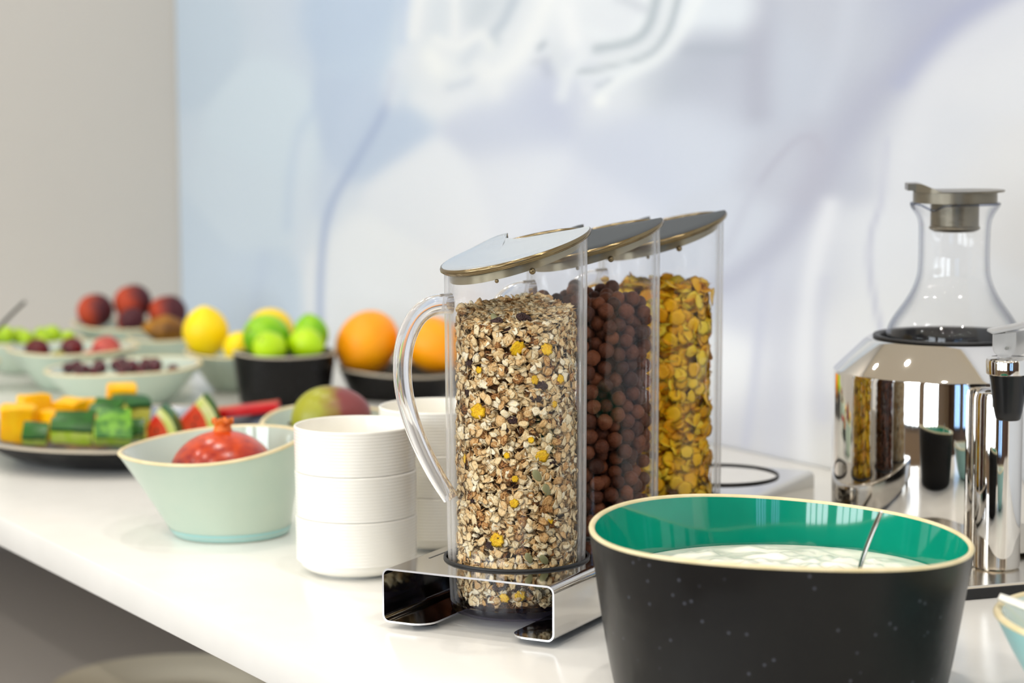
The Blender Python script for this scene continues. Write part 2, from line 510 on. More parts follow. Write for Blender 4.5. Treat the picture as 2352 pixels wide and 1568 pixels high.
MURAL_STROKES = [([(-3.035,0.584),(-3.057,0.505),(-3.07,0.41),(-3.13,0.362),(-3.167,0.292),(-3.183,0.207)],0.0076,(193,211,235),0.55),([(-2.918,0.572),(-2.934,0.475),(-2.979,0.39)],0.0294,(198,215,238),0.5),([(-2.88,0.435),(-2.965,0.37),(-3.026,0.302),(-3.054,0.24)],0.0163,(202,217,238),0.7),([(-2.819,0.448),(-2.854,0.39),(-2.946,0.314),(-3.012,0.262),(-3.049,0.209),(-3.067,0.129),(-3.071,0.046)],0.0061,(172,188,219),0.8),([(-2.784,0.56),(-2.791,0.494)],0.0057,(188,207,236),0.7),([(-3.267,0.152),(-3.307,0.084),(-3.323,0.024)],0.0103,(200,215,236),0.5),([(-3.115,0.342),(-3.134,0.251),(-3.137,0.153)],0.0112,(222,232,245),0.5),([(-1.52,0.525),(-1.608,0.504),(-1.677,0.481),(-1.728,0.442),(-1.775,0.401),(-1.817,0.359),(-1.845,0.325),(-1.875,0.291),(-1.912,0.255),(-1.959,0.223),(-2.02,0.191)],0.0122,(182,186,204),0.75),([(-1.543,0.518),(-1.626,0.494),(-1.676,0.461),(-1.718,0.424)],0.0089,(172,178,205),0.7),([(-1.963,0.529),(-1.964,0.446),(-1.96,0.392)],0.0128,(180,184,200),0.75),([(-1.959,0.31),(-1.929,0.337),(-1.891,0.362),(-1.862,0.366),(-1.847,0.349)],0.0029,(184,186,202),0.7),([(-1.861,0.358),(-1.853,0.325),(-1.875,0.3)],0.0124,(188,190,205),0.6),([(-1.962,0.312),(-1.992,0.271),(-2.018,0.229)],0.0045,(196,201,216),0.6),([(-1.743,0.364),(-1.748,0.304),(-1.764,0.267),(-1.768,0.234),(-1.758,0.192),(-1.747,0.161)],0.0021,(192,196,214),0.75),([(-1.832,0.292),(-1.857,0.229),(-1.874,0.159),(-1.879,0.08),(-1.873,0.002)],0.0068,(240,243,248),0.9),([(-1.941,0.209),(-1.954,0.143),(-1.965,0.071),(-1.979,0.008)],0.0046,(196,201,219),0.7),([(-1.915,0.181),(-1.921,0.076),(-1.924,-0.005)],0.014,(206,210,223),0.7),([(-1.84,0.21),(-1.851,0.132),(-1.842,0.055)],0.0044,(208,212,226),0.7),([(-1.542,0.497),(-1.622,0.459),(-1.675,0.419),(-1.705,0.365),(-1.72,0.301)],0.0116,(226,229,235),0.85),([(-1.799,0.522),(-1.819,0.457),(-1.854,0.401)],0.0084,(206,213,226),0.6),([(-2.095,0.467),(-1.994,0.465)],0.0069,(178,186,200),0.7),([(-2.087,0.524),(-2.003,0.521)],0.0168,(233,241,248),1),([(-2.087,0.505),(-2.008,0.502)],0.0159,(233,241,248),1),([(-2.696,0.47),(-2.695,0.47)],0.0233,(230,236,243),0.95),([(-2.747,0.45),(-2.746,0.449)],0.0212,(230,236,243),0.95),([(-2.531,0.442),(-2.53,0.442)],0.02,(230,236,243),0.95),([(-2.559,0.423),(-2.558,0.423)],0.0154,(230,236,243),0.95),([(-2.623,0.493),(-2.622,0.492)],0.024,(230,236,243),0.95),([(-2.714,0.514),(-2.713,0.513)],0.0258,(230,236,243),0.95),([(-2.497,0.495),(-2.496,0.495)],0.0261,(230,236,243),0.95),([(-2.421,0.505),(-2.42,0.504)],0.0226,(230,236,243),0.95),([(-2.685,0.418),(-2.684,0.417)],0.0184,(230,236,243),0.95),([(-2.259,0.51),(-2.258,0.51)],0.0296,(230,236,243),0.95),([(-2.328,0.485),(-2.327,0.484)],0.0248,(230,236,243),0.95),([(-2.184,0.507),(-2.183,0.507)],0.0237,(230,236,243),0.95),([(-2.24,0.461),(-2.239,0.461)],0.0188,(230,236,243),0.95),([(-2.785,0.472),(-2.819,0.441),(-2.823,0.413)],0.0127,(230,237,246),0.9),([(-2.754,0.412),(-2.673,0.4),(-2.594,0.418)],0.0104,(234,240,247),0.9),([(-2.48,0.547),(-2.513,0.513),(-2.547,0.494)],0.0064,(192,204,217),0.85),([(-2.564,0.536),(-2.587,0.519)],0.0107,(205,215,225),0.8),([(-2.683,0.543),(-2.69,0.507)],0.0134,(216,226,236),0.8),([(-2.588,0.48),(-2.612,0.463)],0.0084,(208,218,230),0.7),([(-2.66,0.427),(-2.612,0.433),(-2.574,0.447)],0.0048,(203,213,227),0.85),([(-2.53,0.488),(-2.542,0.479)],0.0053,(200,212,222),0.8),([(-2.739,0.558),(-2.759,0.503)],0.0069,(243,247,250),0.9),([(-2.64,0.554),(-2.641,0.497)],0.0048,(243,247,250),0.9),([(-2.696,0.496),(-2.635,0.484),(-2.57,0.498),(-2.542,0.478)],0.0053,(245,249,251),0.95),([(-2.709,0.471),(-2.69,0.455)],0.0123,(247,251,251),1),([(-2.397,0.543),(-2.44,0.497),(-2.486,0.46),(-2.536,0.444),(-2.571,0.447)],0.0098,(245,249,251),1),([(-2.537,0.429),(-2.533,0.423)],0.0094,(238,243,248),0.9),([(-2.358,0.525),(-2.348,0.502),(-2.34,0.483)],0.0094,(245,249,252),0.95),([(-2.41,0.482),(-2.423,0.476)],0.0034,(178,189,201),0.9),([(-2.395,0.462),(-2.437,0.458)],0.0034,(206,212,222),0.8),([(-2.405,0.453),(-2.398,0.445)],0.0068,(190,198,216),0.9),([(-2.384,0.475),(-2.374,0.453),(-2.364,0.444)],0.0073,(224,231,237),0.9),([(-2.175,0.533),(-2.193,0.503),(-2.231,0.48),(-2.308,0.495)],0.0054,(236,243,248),0.9),([(-2.24,0.534),(-2.184,0.518)],0.0053,(205,212,222),0.8),([(-2.157,0.533),(-2.175,0.497),(-2.212,0.479),(-2.288,0.472)],0.0048,(176,188,197),0.85),([(-2.126,0.531),(-2.15,0.491),(-2.193,0.468),(-2.269,0.456)],0.0042,(226,233,238),0.9),([(-2.113,0.531),(-2.134,0.49),(-2.175,0.462),(-2.259,0.448),(-2.328,0.444)],0.0032,(172,184,193),0.8),([(-2.07,0.534),(-2.111,0.487),(-2.155,0.457),(-2.221,0.439),(-2.264,0.421),(-2.282,0.406)],0.0059,(240,246,249),1),([(-2.221,0.45),(-2.269,0.44),(-2.323,0.436)],0.0043,(232,239,245),0.9),([(-2.259,0.432),(-2.288,0.424)],0.0027,(188,199,212),0.7),([(-2.323,0.463),(-2.353,0.441),(-2.369,0.413)],0.0067,(236,242,247),0.95),([(-2.308,0.421),(-2.313,0.424)],0.0055,(230,236,244),0.9),([(-2.282,0.407),(-2.277,0.406)],0.0049,(245,249,250),1)]



def build_mural():
    x0, x1, z0, z1 = LEFT_X + 0.004, 0.6, 0.0, 1.9
    xs = np.concatenate([np.arange(x0, -1.3, 0.008), np.arange(-1.3, x1, 0.03)])
    zs = np.concatenate([np.arange(z0, 0.64, 0.006), np.arange(0.64, z1, 0.03)])
    X, Z = np.meshgrid(xs, zs)
    px, pz = X.ravel() * 0.5, np.minimum(Z.ravel(), 0.66)      # the folds are narrow upright shapes
    col = np.zeros((len(px), 3))
    wt = np.zeros(len(px)) + 1e-9
    for bx, bz, r, g, b in MURAL_BASE:
        w = np.exp(-((px - bx * 0.5) ** 2 + (pz - bz) ** 2) / (2 * 0.026 ** 2)) + 1e-7
        w += 1e-3 / (1 + 400 * ((px - bx * 0.5) ** 2 + (pz - bz) ** 2)) ** 2
        wt += w
        for i, c in enumerate((r, g, b)):
            col[:, i] += w * c
    col /= wt[:, None]
    for pts, width, c, a in MURAL_STROKES:
        P = np.array(smooth_path([(x * 0.5, z, 0) for x, z in pts], 5))[:, :2]
        d2 = np.full(len(px), 1e9)
        for A, B in zip(P, P[1:]):
            ab = B - A
            L = max(ab @ ab, 1e-12)
            t = np.clip(((px - A[0]) * ab[0] + (pz - A[1]) * ab[1]) / L, 0, 1)
            d2 = np.minimum(d2, (px - A[0] - t * ab[0]) ** 2 + (pz - A[1] - t * ab[1]) ** 2)
        width *= (1.2 if c[2] < 225 else 1.35)
        k = (0.95 if c[2] < 225 else 0.75) * a * np.exp(-(d2 / (width * width)) ** 1.05)
        col = col * (1 - k[:, None]) + np.array(c) * k[:, None]
    c = col / 255.0
    c = np.where(c <= 0.04045, c / 12.92, ((c + 0.055) / 1.055) ** 2.4)
    c = c * 0.775                                           # ink on matt canvas
    nx, nz = len(xs), len(zs)
    verts = np.stack([X.ravel(), np.full(X.size, WALL_Y - 0.004), Z.ravel() + ZT], 1)
    n0 = len(verts)
    verts = np.concatenate([verts, [(x0, WALL_Y, ZT + z0), (xs[-1], WALL_Y, ZT + z0), (xs[-1], WALL_Y, ZT + zs[-1]), (x0, WALL_Y, ZT + zs[-1])]])
    q = np.arange(nx * nz).reshape(nz, nx)
    faces = np.stack([q[:-1, :-1], q[:-1, 1:], q[1:, 1:], q[1:, :-1]], -1).reshape(-1, 4).tolist()
    faces.append([n0 + 1, n0, n0 + 3, n0 + 2])
    a, b, cc, d = q[0, 0], q[0, -1], q[-1, -1], q[-1, 0]
    faces += [[n0] + [n0 + 1] + q[0, ::-1].tolist(), [n0 + 2, n0 + 3] + q[-1, :].tolist(),
              [n0, a] + q[1:, 0].tolist() + [n0 + 3], [n0 + 1, n0 + 2] + q[::-1, -1].tolist()]
    m, nt, bs = new_mat('printed mural')
    at = node(nt, 'ShaderNodeAttribute', attribute_name='print')
    nt.links.new(at.outputs['Color'], bs.inputs['Base Color'])
    bs.inputs['Roughness'].default_value = 0.6
    bs.inputs['Specular IOR Level'].default_value = 0.25
    o = make('wall_mural', verts.tolist(), faces, m, smooth=False)
    ca = o.data.color_attributes.new('print', 'FLOAT_COLOR', 'POINT')
    cc4 = np.ones((len(verts), 4), np.float32)
    cc4[:n0, :3] = c
    ca.data.foreach_set('color', cc4.ravel())
    tag(o, 'large pale blue and white printed mural of draped fabric covering the back wall', 'mural')


build_mural()

# ------------------------------------------------------------------ the counter
worktop = from_bm('counter_worktop', box_bm((LEFT_X + .003, 0.0, ZT - 0.029), (1.9, WALL_Y - .006, ZT), 0.0015, 2), M['worktop'])
tag(worktop, 'long white glossy counter worktop the whole buffet stands on', 'counter')
cab = empty('counter_cabinet', (-1.0, 0.45, 0), 'open grey shelf unit carrying the white counter', 'cabinet')


def cabp(name, lo, hi, m=None, bev=0.001):
    lo = (lo[0] + 1.0, lo[1] - .45, lo[2])
    hi = (hi[0] + 1.0, hi[1] - .45, hi[2])
    return from_bm(name, box_bm(lo, hi, bev), m or M['carcass'], cab)


SHELF = ZT - 0.352
cabp('back_panel', (LEFT_X + .02, 0.80, 0.0), (1.85, 0.82, ZT - .03))
cabp('shelf_board', (LEFT_X + .05, 0.14, SHELF - .025), (1.82, 0.798, SHELF))
cabp('bottom_board', (LEFT_X + .05, 0.14, 0.06), (1.82, 0.798, 0.085))
for x in (LEFT_X + .02, -0.95, 0.45, 1.82):
    cabp('upright', (x, 0.14, 0.0), (x + .03, 0.80, ZT - .03))

pl = empty('serving_plate', (-2.50, 0.362, SHELF + 0.0005), 'wide beige plate on the grey shelf under the counter', 'plate')
prof = [(0, 0.004), (0.075, 0.004), (0.082, 0.0), (0.088, 0.0), (0.10, 0.008), (0.150, 0.026), (0.152, 0.0275), (0.1505, 0.029)]
lathe('plate_body', prof, mat('beige plate glaze', rgb(244, 232, 204), 0.2), pl)
lathe('plate_well', [(0.1505, 0.029), (0.128, 0.023), (0.108, 0.0165), (0.098, 0.0095), (0.088, 0.008), (0, 0.008)], mat('beige plate inner glaze', rgb(236, 226, 202), 0.15), pl)


# ------------------------------------------------------------------ hand-thrown bowls
def organic_bowl(name, x, y, H, R, rb, label, out, inn, rimm, floor=0.008, th=0.005, k=0.85, shift=(0, 0), wave=(0, 0),
                 wob=0.012, sq=0.0, oval=1.0, ang=0.0, seed=0, seg=96, foot=None, cat='bowl', group=None, lift=0.0, rim_h=0.0022):
    """outer wall, glazed lining and bare clay rim; the lip waves and wanders as thrown by hand"""
    root = empty(name, (x, y, ZT + lift), label, cat, group)
    r_ = random.Random(seed)
    ph = [r_.uniform(0, 2 * PI) for _ in range(4)]

    def pos(r, z, t, inner=0.0):
        u = max(0.0, min(1.0, z / H))
        m = 1 + wob * u * (math.sin(2 * t + ph[0]) + 0.6 * math.sin(3 * t + ph[1]))
        if sq:
            m *= 1 + sq * u * (abs(math.cos(t)) ** 4 + abs(math.sin(t)) ** 4 - 0.75) * -0.5
        rr = r * m
        px, py = rr * math.cos(t) * oval, rr * math.sin(t)
        c, s = math.cos(ang), math.sin(ang)
        px, py = px * c - py * s, px * s + py * c
        d = Vector((px, py)) / max(R, 1e-6)
        dz = u * u * (wave[0] * (d.x * RIGHT.x + d.y * RIGHT.y) + wave[1] * (d.x * FWD.x + d.y * FWD.y)
                      + 0.018 * H * math.sin(2 * t + ph[2]) + 0.010 * H * math.sin(3 * t + ph[3]))
        return (px + shift[0] * u, py + shift[1] * u, z + dz)

    def wall(u):
        return rb + (R - rb) * u ** k
    n = 18
    outp = [(0, 0.0015), (rb * .82, 0.0015), (rb * .86, 0.0), (rb * .96, 0.0)]
    outp += [(wall(i / n) if i else rb, max(0.0015, H * i / n)) for i in range(n + 1)]
    tt = th
    hin = lambda i: floor + (H - floor) * i / n
    inp = [(wall(hin(i) / H) - tt * (1.0 if i < n else 1.0), hin(i)) for i in range(n, -1, -1)]
    rfl = inp[-1][0]
    inp += [(rfl * .8, floor - .0012), (rfl * .4, floor - .0016), (0, floor - .0016)]
    fn = lambda r, z, t, i: pos(r, z, t)
    lathe('outer_wall', outp, out, root, seg=seg, fn=fn, sharp=60)
    lathe('lining', inp, inn, root, seg=seg, fn=fn, sharp=60)
    cr = R - tt / 2
    rp = []
    for i in range(11):
        a = PI * i / 10 * 1.16 - 0.08 * PI
        rp.append((cr + math.cos(a) * tt * 0.54, H - 0.0006 + max(-0.0012, math.sin(a) * rim_h)))
    lathe('rim', rp, rimm, root, seg=seg, fn=fn, sharp=80)
    if foot:
        fp = [(rb * 0.97, 0.0004), (rb * 1.0 + .0004, 0.002), (wall(.10) + .0004, H * 0.10)]
        lathe('foot_band', fp, foot, root, seg=seg, fn=fn, sharp=60)
    return root


SO, SI, CR = M['sage_out'], M['sage_in'], M['cream_rim']
BK = M['black_clay']
black_in = mat('charcoal inner glaze', rgb(60, 66, 64), 0.2)
grey_rim = mat('bare grey clay rim', rgb(176, 166, 148), 0.5)

organic_bowl('serving_bowl', -1.1407, 0.2412, 0.112, 0.1305, 0.1110, 'big black stoneware bowl with a teal inside, filled with yogurt', BK, M['teal_glaze'],
             CR, floor=0.012, th=0.0038, k=0.80, wave=(-0.005, 0.0), wob=0.006, seed=3, seg=128, rim_h=0.0018)
organic_bowl('fruit_bowl', -1.8606, 0.1605, 0.0848, 0.0872, 0.0545, 'sage green bowl holding the pomegranate beside the white bowl stack', SO, SI, CR,
             k=1.0, shift=(-0.010, -0.0161), wave=(0.006, 0.004), wob=0.012, seed=5, foot=M['blue_foot'], th=0.0042)
organic_bowl('fruit_bowl', -2.05, 0.356, 0.0701, 0.0690, 0.040, 'sage green bowl holding the mango behind the white bowls', SO, SI, CR,
             k=0.8, wave=(0.004, 0.006), wob=0.03, seed=8, floor=0.03, oval=1.06)
organic_bowl('fruit_bowl', -2.6580, 0.6040, 0.0683, 0.0707, 0.0600, 'tall black bowl heaped with green limes', BK, black_in, grey_rim,
             k=0.8, wob=0.012, sq=0.06, seed=12, floor=0.042)
organic_bowl('fruit_bowl', -2.62, 0.763, 0.0375, 0.0850, 0.064, 'low black bowl holding the oranges', BK, black_in, grey_rim,
             k=0.8, wob=0.01, seed=14, floor=0.018, wave=(-0.004, 0.0))
organic_bowl('fruit_bowl', -2.817, 0.617, 0.0543, 0.0840, 0.044, 'sage green bowl holding lemons beside the limes', SO, SI, CR,
             k=0.9, wob=0.01, seed=17, floor=0.036)
organic_bowl('fruit_bowl', -2.769, 0.4145, 0.0500, 0.1068, 0.062, 'wide sage green bowl of dark cherries behind the melon chunks', SO, SI, CR,
             k=0.9, wob=0.02, seed=21, floor=0.031, wave=(0.004, 0.0))
organic_bowl('fruit_bowl', -2.965, 0.418, 0.0575, 0.0930, 0.046, 'sage green bowl of red plums behind the cherry bowl', SO, SI, CR,
             k=0.9, wob=0.012, seed=23, floor=0.033)
organic_bowl('fruit_bowl', -3.19, 0.435, 0.0475, 0.0800, 0.050, 'sage green bowl of green grapes behind the plum bowl', SO, SI, CR,
             k=0.9, wob=0.012, seed=25, floor=0.034)
organic_bowl('fruit_bowl', -3.228, 0.612, 0.0590, 0.0925, 0.055, 'sage green bowl of red peaches farthest down the counter', SO, SI, CR,
             k=0.9, wob=0.012, seed=27, floor=0.038, wave=(-0.003, 0))
organic_bowl('fruit_bowl', -3.072, 0.602, 0.0514, 0.0564, 0.038, 'small sage green bowl with one golden fruit below the peaches', SO, SI, CR,
             k=0.9, wob=0.012, seed=29, floor=0.03)
organic_bowl('fruit_bowl', -3.03, 0.258, 0.0420, 0.0700, 0.056, 'sage green bowl with a dark spoon at the left end of the counter', SO, SI, CR,
             k=0.9, wob=0.012, seed=31, floor=0.012)
organic_bowl('fruit_bowl', -0.925, 0.390, 0.0750, 0.1150, 0.055, 'pale blue green bowl with a white spoon at the right end of the counter', M['blue_foot'], SI, CR,
             k=0.62, wob=0.008, seed=33, floor=0.01)
organic_bowl('fruit_plate', -2.362, 0.2614, 0.0300, 0.1830, 0.125, 'large black plate of melon chunks near the counter edge', BK, M['slate_glaze'],
             grey_rim, floor=0.0125, th=0.006, k=0.75, wob=0.012, seed=35, wave=(0.0, 0.0), cat='plate')

# ------------------------------------------------------------------ stacked white bowls
wp = [(0, 0.003), (0.029, 0.003), (0.0305, 0.0), (0.033, 0.0), (0.0345, 0.0018)]
wp += [(0.0345 + (0.0496 - 0.0345) * math.sin(a), 0.0125 - 0.0107 * math.cos(a)) for a in [i * PI / 2 / 7 for i in range(1, 8)]]
for i in range(61):
    z = 0.0128 + 0.0357 * i / 60
    wp.append((0.0522 + 0.0006 * i / 60 + 0.00014 * math.sin(2 * PI * i / 60 * 13), z))
wp += [(0.0530, 0.0497), (0.0527, 0.0507), (0.0518, 0.0512), (0.0508, 0.0507), (0.0504, 0.0490)]
wp += [(0.0498, 0.0300), (0.0480, 0.0190)] + [(0.0320 + 0.0160 * math.cos(a), 0.0190 - 0.0132 * math.sin(a)) for a in [i * PI / 2 / 6 for i in range(1, 7)]] + [(0, 0.0056)]
v, f = lathe_data(wp, 96)
white_me = mesh('white_bowl', v, f, M['white_china'], True, None, 50)
for stack, (x, y, where) in enumerate(((-1.6467, 0.1813, 'of the front white stack'), (-1.7094, 0.2985, 'of the white stack partly behind the jar handle'))):
    for i, w in enumerate(('bottom', 'middle', 'top')):
        o = link('ribbed_bowl', white_me, None, (x + (0.0003 if i == 1 else -0.0002 * (i == 2)), y - 0.0001 * i, ZT + 0.0001 + i * 0.0389), (0, 0, i * 1.3 + stack))
        tag(o, '%s ribbed china bowl %s' % (w, where), 'bowl', 'stacked white bowls')


# ------------------------------------------------------------------ fruit
NTH = ['first', 'second', 'third', 'fourth', 'fifth', 'sixth', 'seventh', 'eighth', 'ninth', 'tenth', 'eleventh', 'twelfth',
       'thirteenth', 'fourteenth', 'fifteenth', 'sixteenth', 'seventeenth', 'eighteenth', 'nineteenth', 'twentieth']


def label_in_order(objs, key, text):
    """tell look-alikes apart by their place in the row or heap"""
    for n, o in enumerate(sorted(objs, key=key)):
        o['label'] = text % NTH[n]


def across(o):
    p = o.matrix_basis.translation
    v = p - CAM
    return v.dot(RIGHT) / v.dot(FWD)


def sphere_data(r, seg=32, rings=20, fn=None):
    prof = []
    for i in range(rings + 1):
        p = PI * i / rings
        prof.append((math.sin(p) if 0 < i < rings else 0, -math.cos(p)))

    def f(rr, z, t, i):
        q = Vector((rr * math.cos(t), rr * math.sin(t), z))
        return (fn(q, t) if fn else q) * r
    return lathe_data(prof, seg, f)


def fruit(name, x, y, z, r, m, label, cat, fn=None, rot=(0, 0, 0), group=None, seg=32, rings=20):
    v, f = sphere_data(r, seg, rings, fn)
    o = make(name, v, f, m, None, (x, y, ZT + z), rot)
    return tag(o, label, cat, group)


def gradient_mat(name, c1, c2, axis='Z', lo=0.35, hi=0.65, rough=0.4, nscale=6.0, namt=0.25, speck=None, bump=0.0, bscale=100, coat=0.0):
    m, nt, b = new_mat(name)
    b.inputs['Roughness'].default_value = rough
    b.inputs['Coat Weight'].default_value = coat
    tc = node(nt, 'ShaderNodeTexCoord')
    sp = node(nt, 'ShaderNodeSeparateXYZ')
    nt.links.new(tc.outputs['Generated'], sp.inputs[0])
    n = node(nt, 'ShaderNodeTexNoise')
    n.inputs['Scale'].default_value = nscale
    n.inputs['Detail'].default_value = 5
    nt.links.new(tc.outputs['Generated'], n.inputs['Vector'])
    ma = node(nt, 'ShaderNodeMath', operation='MULTIPLY_ADD')
    ma.inputs[1].default_value = namt
    ma.inputs[2].default_value = -namt / 2
    nt.links.new(n.outputs['Fac'], ma.inputs[0])
    ad = node(nt, 'ShaderNodeMath', operation='ADD')
    nt.links.new(sp.outputs[axis], ad.inputs[0])
    nt.links.new(ma.outputs[0], ad.inputs[1])
    r = ramp(nt, [(lo, c1), (hi, c2)])
    nt.links.new(ad.outputs[0], r.inputs['Fac'])
    nt.links.new(r.outputs['Color'], b.inputs['Base Color'])
    if bump:
        n2 = node(nt, 'ShaderNodeTexNoise')
        n2.inputs['Scale'].default_value = bscale
        nt.links.new(tc.outputs['Generated'], n2.inputs['Vector'])
        bp = node(nt, 'ShaderNodeBump')
        bp.inputs['Strength'].default_value = bump
        bp.inputs['Distance'].default_value = 0.001
        nt.links.new(n2.outputs['Fac'], bp.inputs['Height'])
        nt.links.new(bp.outputs['Normal'], b.inputs['Normal'])
    return m


FM = dict(
    lemon=mat('lemon peel', rgb(255, 222, 0), 0.45, col2=rgb(252, 214, 0), scale=30, bump=0.2, bscale=400),
    lime=mat('lime peel', rgb(104, 176, 2), 0.35, col2=rgb(160, 208, 2), scale=22, bump=0.2, bscale=350),
    lime_light=mat('yellow green lime peel', rgb(186, 222, 6), 0.35, col2=rgb(166, 212, 4), scale=20, bump=0.2, bscale=350),
    orange=mat('orange peel', rgb(255, 166, 0), 0.42, col2=rgb(252, 154, 0), scale=25, bump=0.3, bscale=420),
    peach=gradient_mat('red peach skin', rgb(178, 60, 22), rgb(72, 18, 28), 'Y', 0.35, 0.75, 0.7, 4, 0.5),
    plum=mat('dark red plum skin', rgb(108, 14, 20), 0.35, col2=rgb(74, 8, 20), scale=30),
    coral=mat('pale red fruit skin', rgb(206, 96, 80), 0.35, col2=rgb(160, 40, 40), scale=40),
    olive=mat('olive green fruit skin', rgb(140, 136, 14), 0.4),
    cherry=mat('dark cherry skin', rgb(84, 8, 26), 0.18, col2=rgb(54, 6, 20), scale=40, coat=0.3),
    grape=mat('green grape skin', rgb(178, 206, 30), 0.25, col2=rgb(160, 196, 20), scale=40),
    gold=mat('golden brown fruit skin', rgb(168, 112, 6), 0.5, col2=rgb(96, 58, 6), scale=30),
    stem=mat('dry brown stem', rgb(96, 74, 40), 0.8),
    stem_green=mat('dull green stem button', rgb(96, 112, 40), 0.8),
    pome=gradient_mat('pomegranate skin', rgb(128, 6, 16), rgb(204, 66, 6), 'Z', 0.55, 1.05, 0.26, 9, 0.9, bump=0.10, bscale=60, coat=0.1),
    pome_crown=mat('orange pomegranate crown', rgb(228, 122, 26), 0.45, col2=rgb(196, 84, 24), scale=60),
    mango=gradient_mat('mango skin', rgb(150, 150, 20), rgb(128, 60, 58), 'X', 0.40, 0.72, 0.35, 5, 0.3, bump=0.05),
    melon=mat('orange melon flesh', rgb(255, 198, 10), 0.35, col2=rgb(255, 180, 2), scale=60, bump=0.2, bscale=200, sss=0.1),
    rind=mat('dark green melon rind', rgb(34, 98, 18), 0.3, col2=rgb(20, 70, 14), scale=45),
    rind_light=mat('mottled light green rind', rgb(112, 168, 40), 0.35, col2=rgb(40, 106, 22), scale=90, detail=5, lo=0.4, hi=0.6),
    pith=mat('pale green melon flesh', rgb(190, 214, 50), 0.4, col2=rgb(220, 228, 110), scale=60),
    cream=mat('pale watermelon layer', rgb(238, 232, 176), 0.4, col2=rgb(214, 224, 100), scale=50),
    red=mat('red watermelon flesh', rgb(228, 44, 22), 0.3, col2=rgb(238, 86, 44), scale=55, bump=0.25, bscale=240, sss=0.1),
    deepred=mat('deep red watermelon flesh', rgb(214, 22, 20), 0.3, col2=rgb(196, 16, 20), scale=40, bump=0.2, bscale=200),
    seed=mat('dark melon seed', rgb(52, 24, 16), 0.3),
)


def citrus(tip):
    def fn(q, t):
        s = abs(q.z)
        k = 1.0 - 0.10 * s * s
        e = math.copysign(max(0, s - 0.90) ** 1.0 * tip * 10 * 0.12, q.z)
        return Vector((q.x * k, q.y * k, q.z * (1.14 if tip else 1.0) + e))
    return fn


def stem_button(o, r, z, m, dx=0.0):
    lathe('stem', [(0, z + r * 0.35), (r * 0.55, z + r * 0.3), (r, z), (r * 0.8, z - r * 0.5), (0, z - r * 0.6)], m, o, (dx, 0, 0), seg=10)


def round_fn(dent=0.06, sq=0.94, lobes=0, amt=0.0, groove=0.0):
    def fn(q, t):
        rr = math.hypot(q.x, q.y)
        z = q.z * sq - math.copysign(dent * math.exp(-(rr / 0.30) ** 2), q.z)
        k = 1 + amt * math.cos(lobes * t) * rr
        if groove:
            k -= groove * math.exp(-((((t + PI) % (2 * PI)) - PI) / 0.22) ** 2) * rr
        return Vector((q.x * k, q.y * k, z))
    return fn


# lemons
for (x, y, z, r), lab, rot in zip(
        ((-2.8480, 0.5730, 0.0810, 0.0330), (-2.8060, 0.6550, 0.0800, 0.0340), (-2.7815, 0.5950, 0.0630, 0.0230)),
        ('round yellow lemon at the outer side of its green bowl', 'yellow lemon rising behind the limes', 'small yellow lemon low between the other two lemons'),
        ((0.2, 0.3, 0), (1.3, 0.4, 0.5), (1.2, 0, 1))):
    fruit('lemon', x, y, z, r, FM['lemon'], lab, 'lemon', citrus(0.6), rot, 'lemons in the sage green bowl')
# limes
for (x, y, z, r), lab, rot, mm in zip(
        ((-2.6870, 0.5920, 0.0865, 0.0318), (-2.6300, 0.5695, 0.0780, 0.0228), (-2.6240, 0.6205, 0.0810, 0.0225), (-2.6600, 0.6460, 0.0900, 0.0245)),
        ('largest darker green lime on the side next to the lemons', 'pale yellow green lime in front of the largest lime',
         'green lime showing its brown stem scar', 'pointed green lime between the scarred lime and the orange'),
        ((1.2, 0.2, 0.3), (1.0, 0, 0.6), (1.45, 0.15, -0.95), (0.2, 0.1, 0), (0.5, 0.5, 0)), ('lime', 'lime_light', 'lime_light', 'lime', 'lime')):
    o = fruit('lime', x, y, z, r, FM[mm], lab, 'lime', citrus(0.45), rot, 'limes in the tall black bowl')
    stem_button(o, r * 0.13, r * 1.16, FM['stem'])
# oranges
for (x, y, z, r), lab, rot in zip(
        ((-2.6438, 0.7248, 0.0740, 0.0480), (-2.5950, 0.8040, 0.0720, 0.0440)),
        ('large orange beside the limes, clear of the jar handle', 'orange seen through the loop of the jar handle'),
        ((0.5, -0.9, 0), (-0.3, 0.4, 0))):
    o = fruit('orange', x, y, z, r, FM['orange'], lab, 'orange', round_fn(0.05, 0.86), rot, 'oranges in the low black bowl')
    stem_button(o, r * 0.08, r * 0.80, FM['stem_green'])
# peaches
VA = math.atan2(RIGHT.y, RIGHT.x) - PI / 2
for (x, y, z, r), lab, rot in zip(
        ((-3.2650, 0.5675, 0.0790, 0.0290), (-3.2500, 0.6250, 0.0905, 0.0305), (-3.2010, 0.6640, 0.0755, 0.0305), (-3.1990, 0.6010, 0.0670, 0.0225)),
        ('red peach set apart from the rest, nearest the grapes', 'topmost red peach on the heap', 'red and orange peach above the golden fruit', 'small dark peach low in the middle of the heap'),
        ((0.1, 0.2, VA), (0.3, 0.1, VA + 0.3), (0.2, -0.1, VA - 0.2), (0.2, 0.3, VA - 1.0))):
    o = fruit('peach', x, y, z, r, FM['peach'], lab, 'peach', round_fn(0.10, 0.95, groove=0.07), rot, 'peaches in the far bowl')
    stem_button(o, r * 0.1, r * 0.86, FM['stem'])
o = fruit('golden_fruit', -3.0693, 0.6043, 0.0630, 0.0290, FM['gold'], 'golden brown pointed fruit in the small bowl beside the lemons', 'fruit',
          lambda q, t: Vector((q.x * 1.18 - 0.08, q.y * 0.85 * (1 - 0.35 * max(0, -q.x)), q.z * 0.78 * (1 - 0.45 * max(0, -q.x)))), (0.1, 0.12, VA + PI / 2))
stem_button(o, 0.003, 0.0215, FM['stem'])
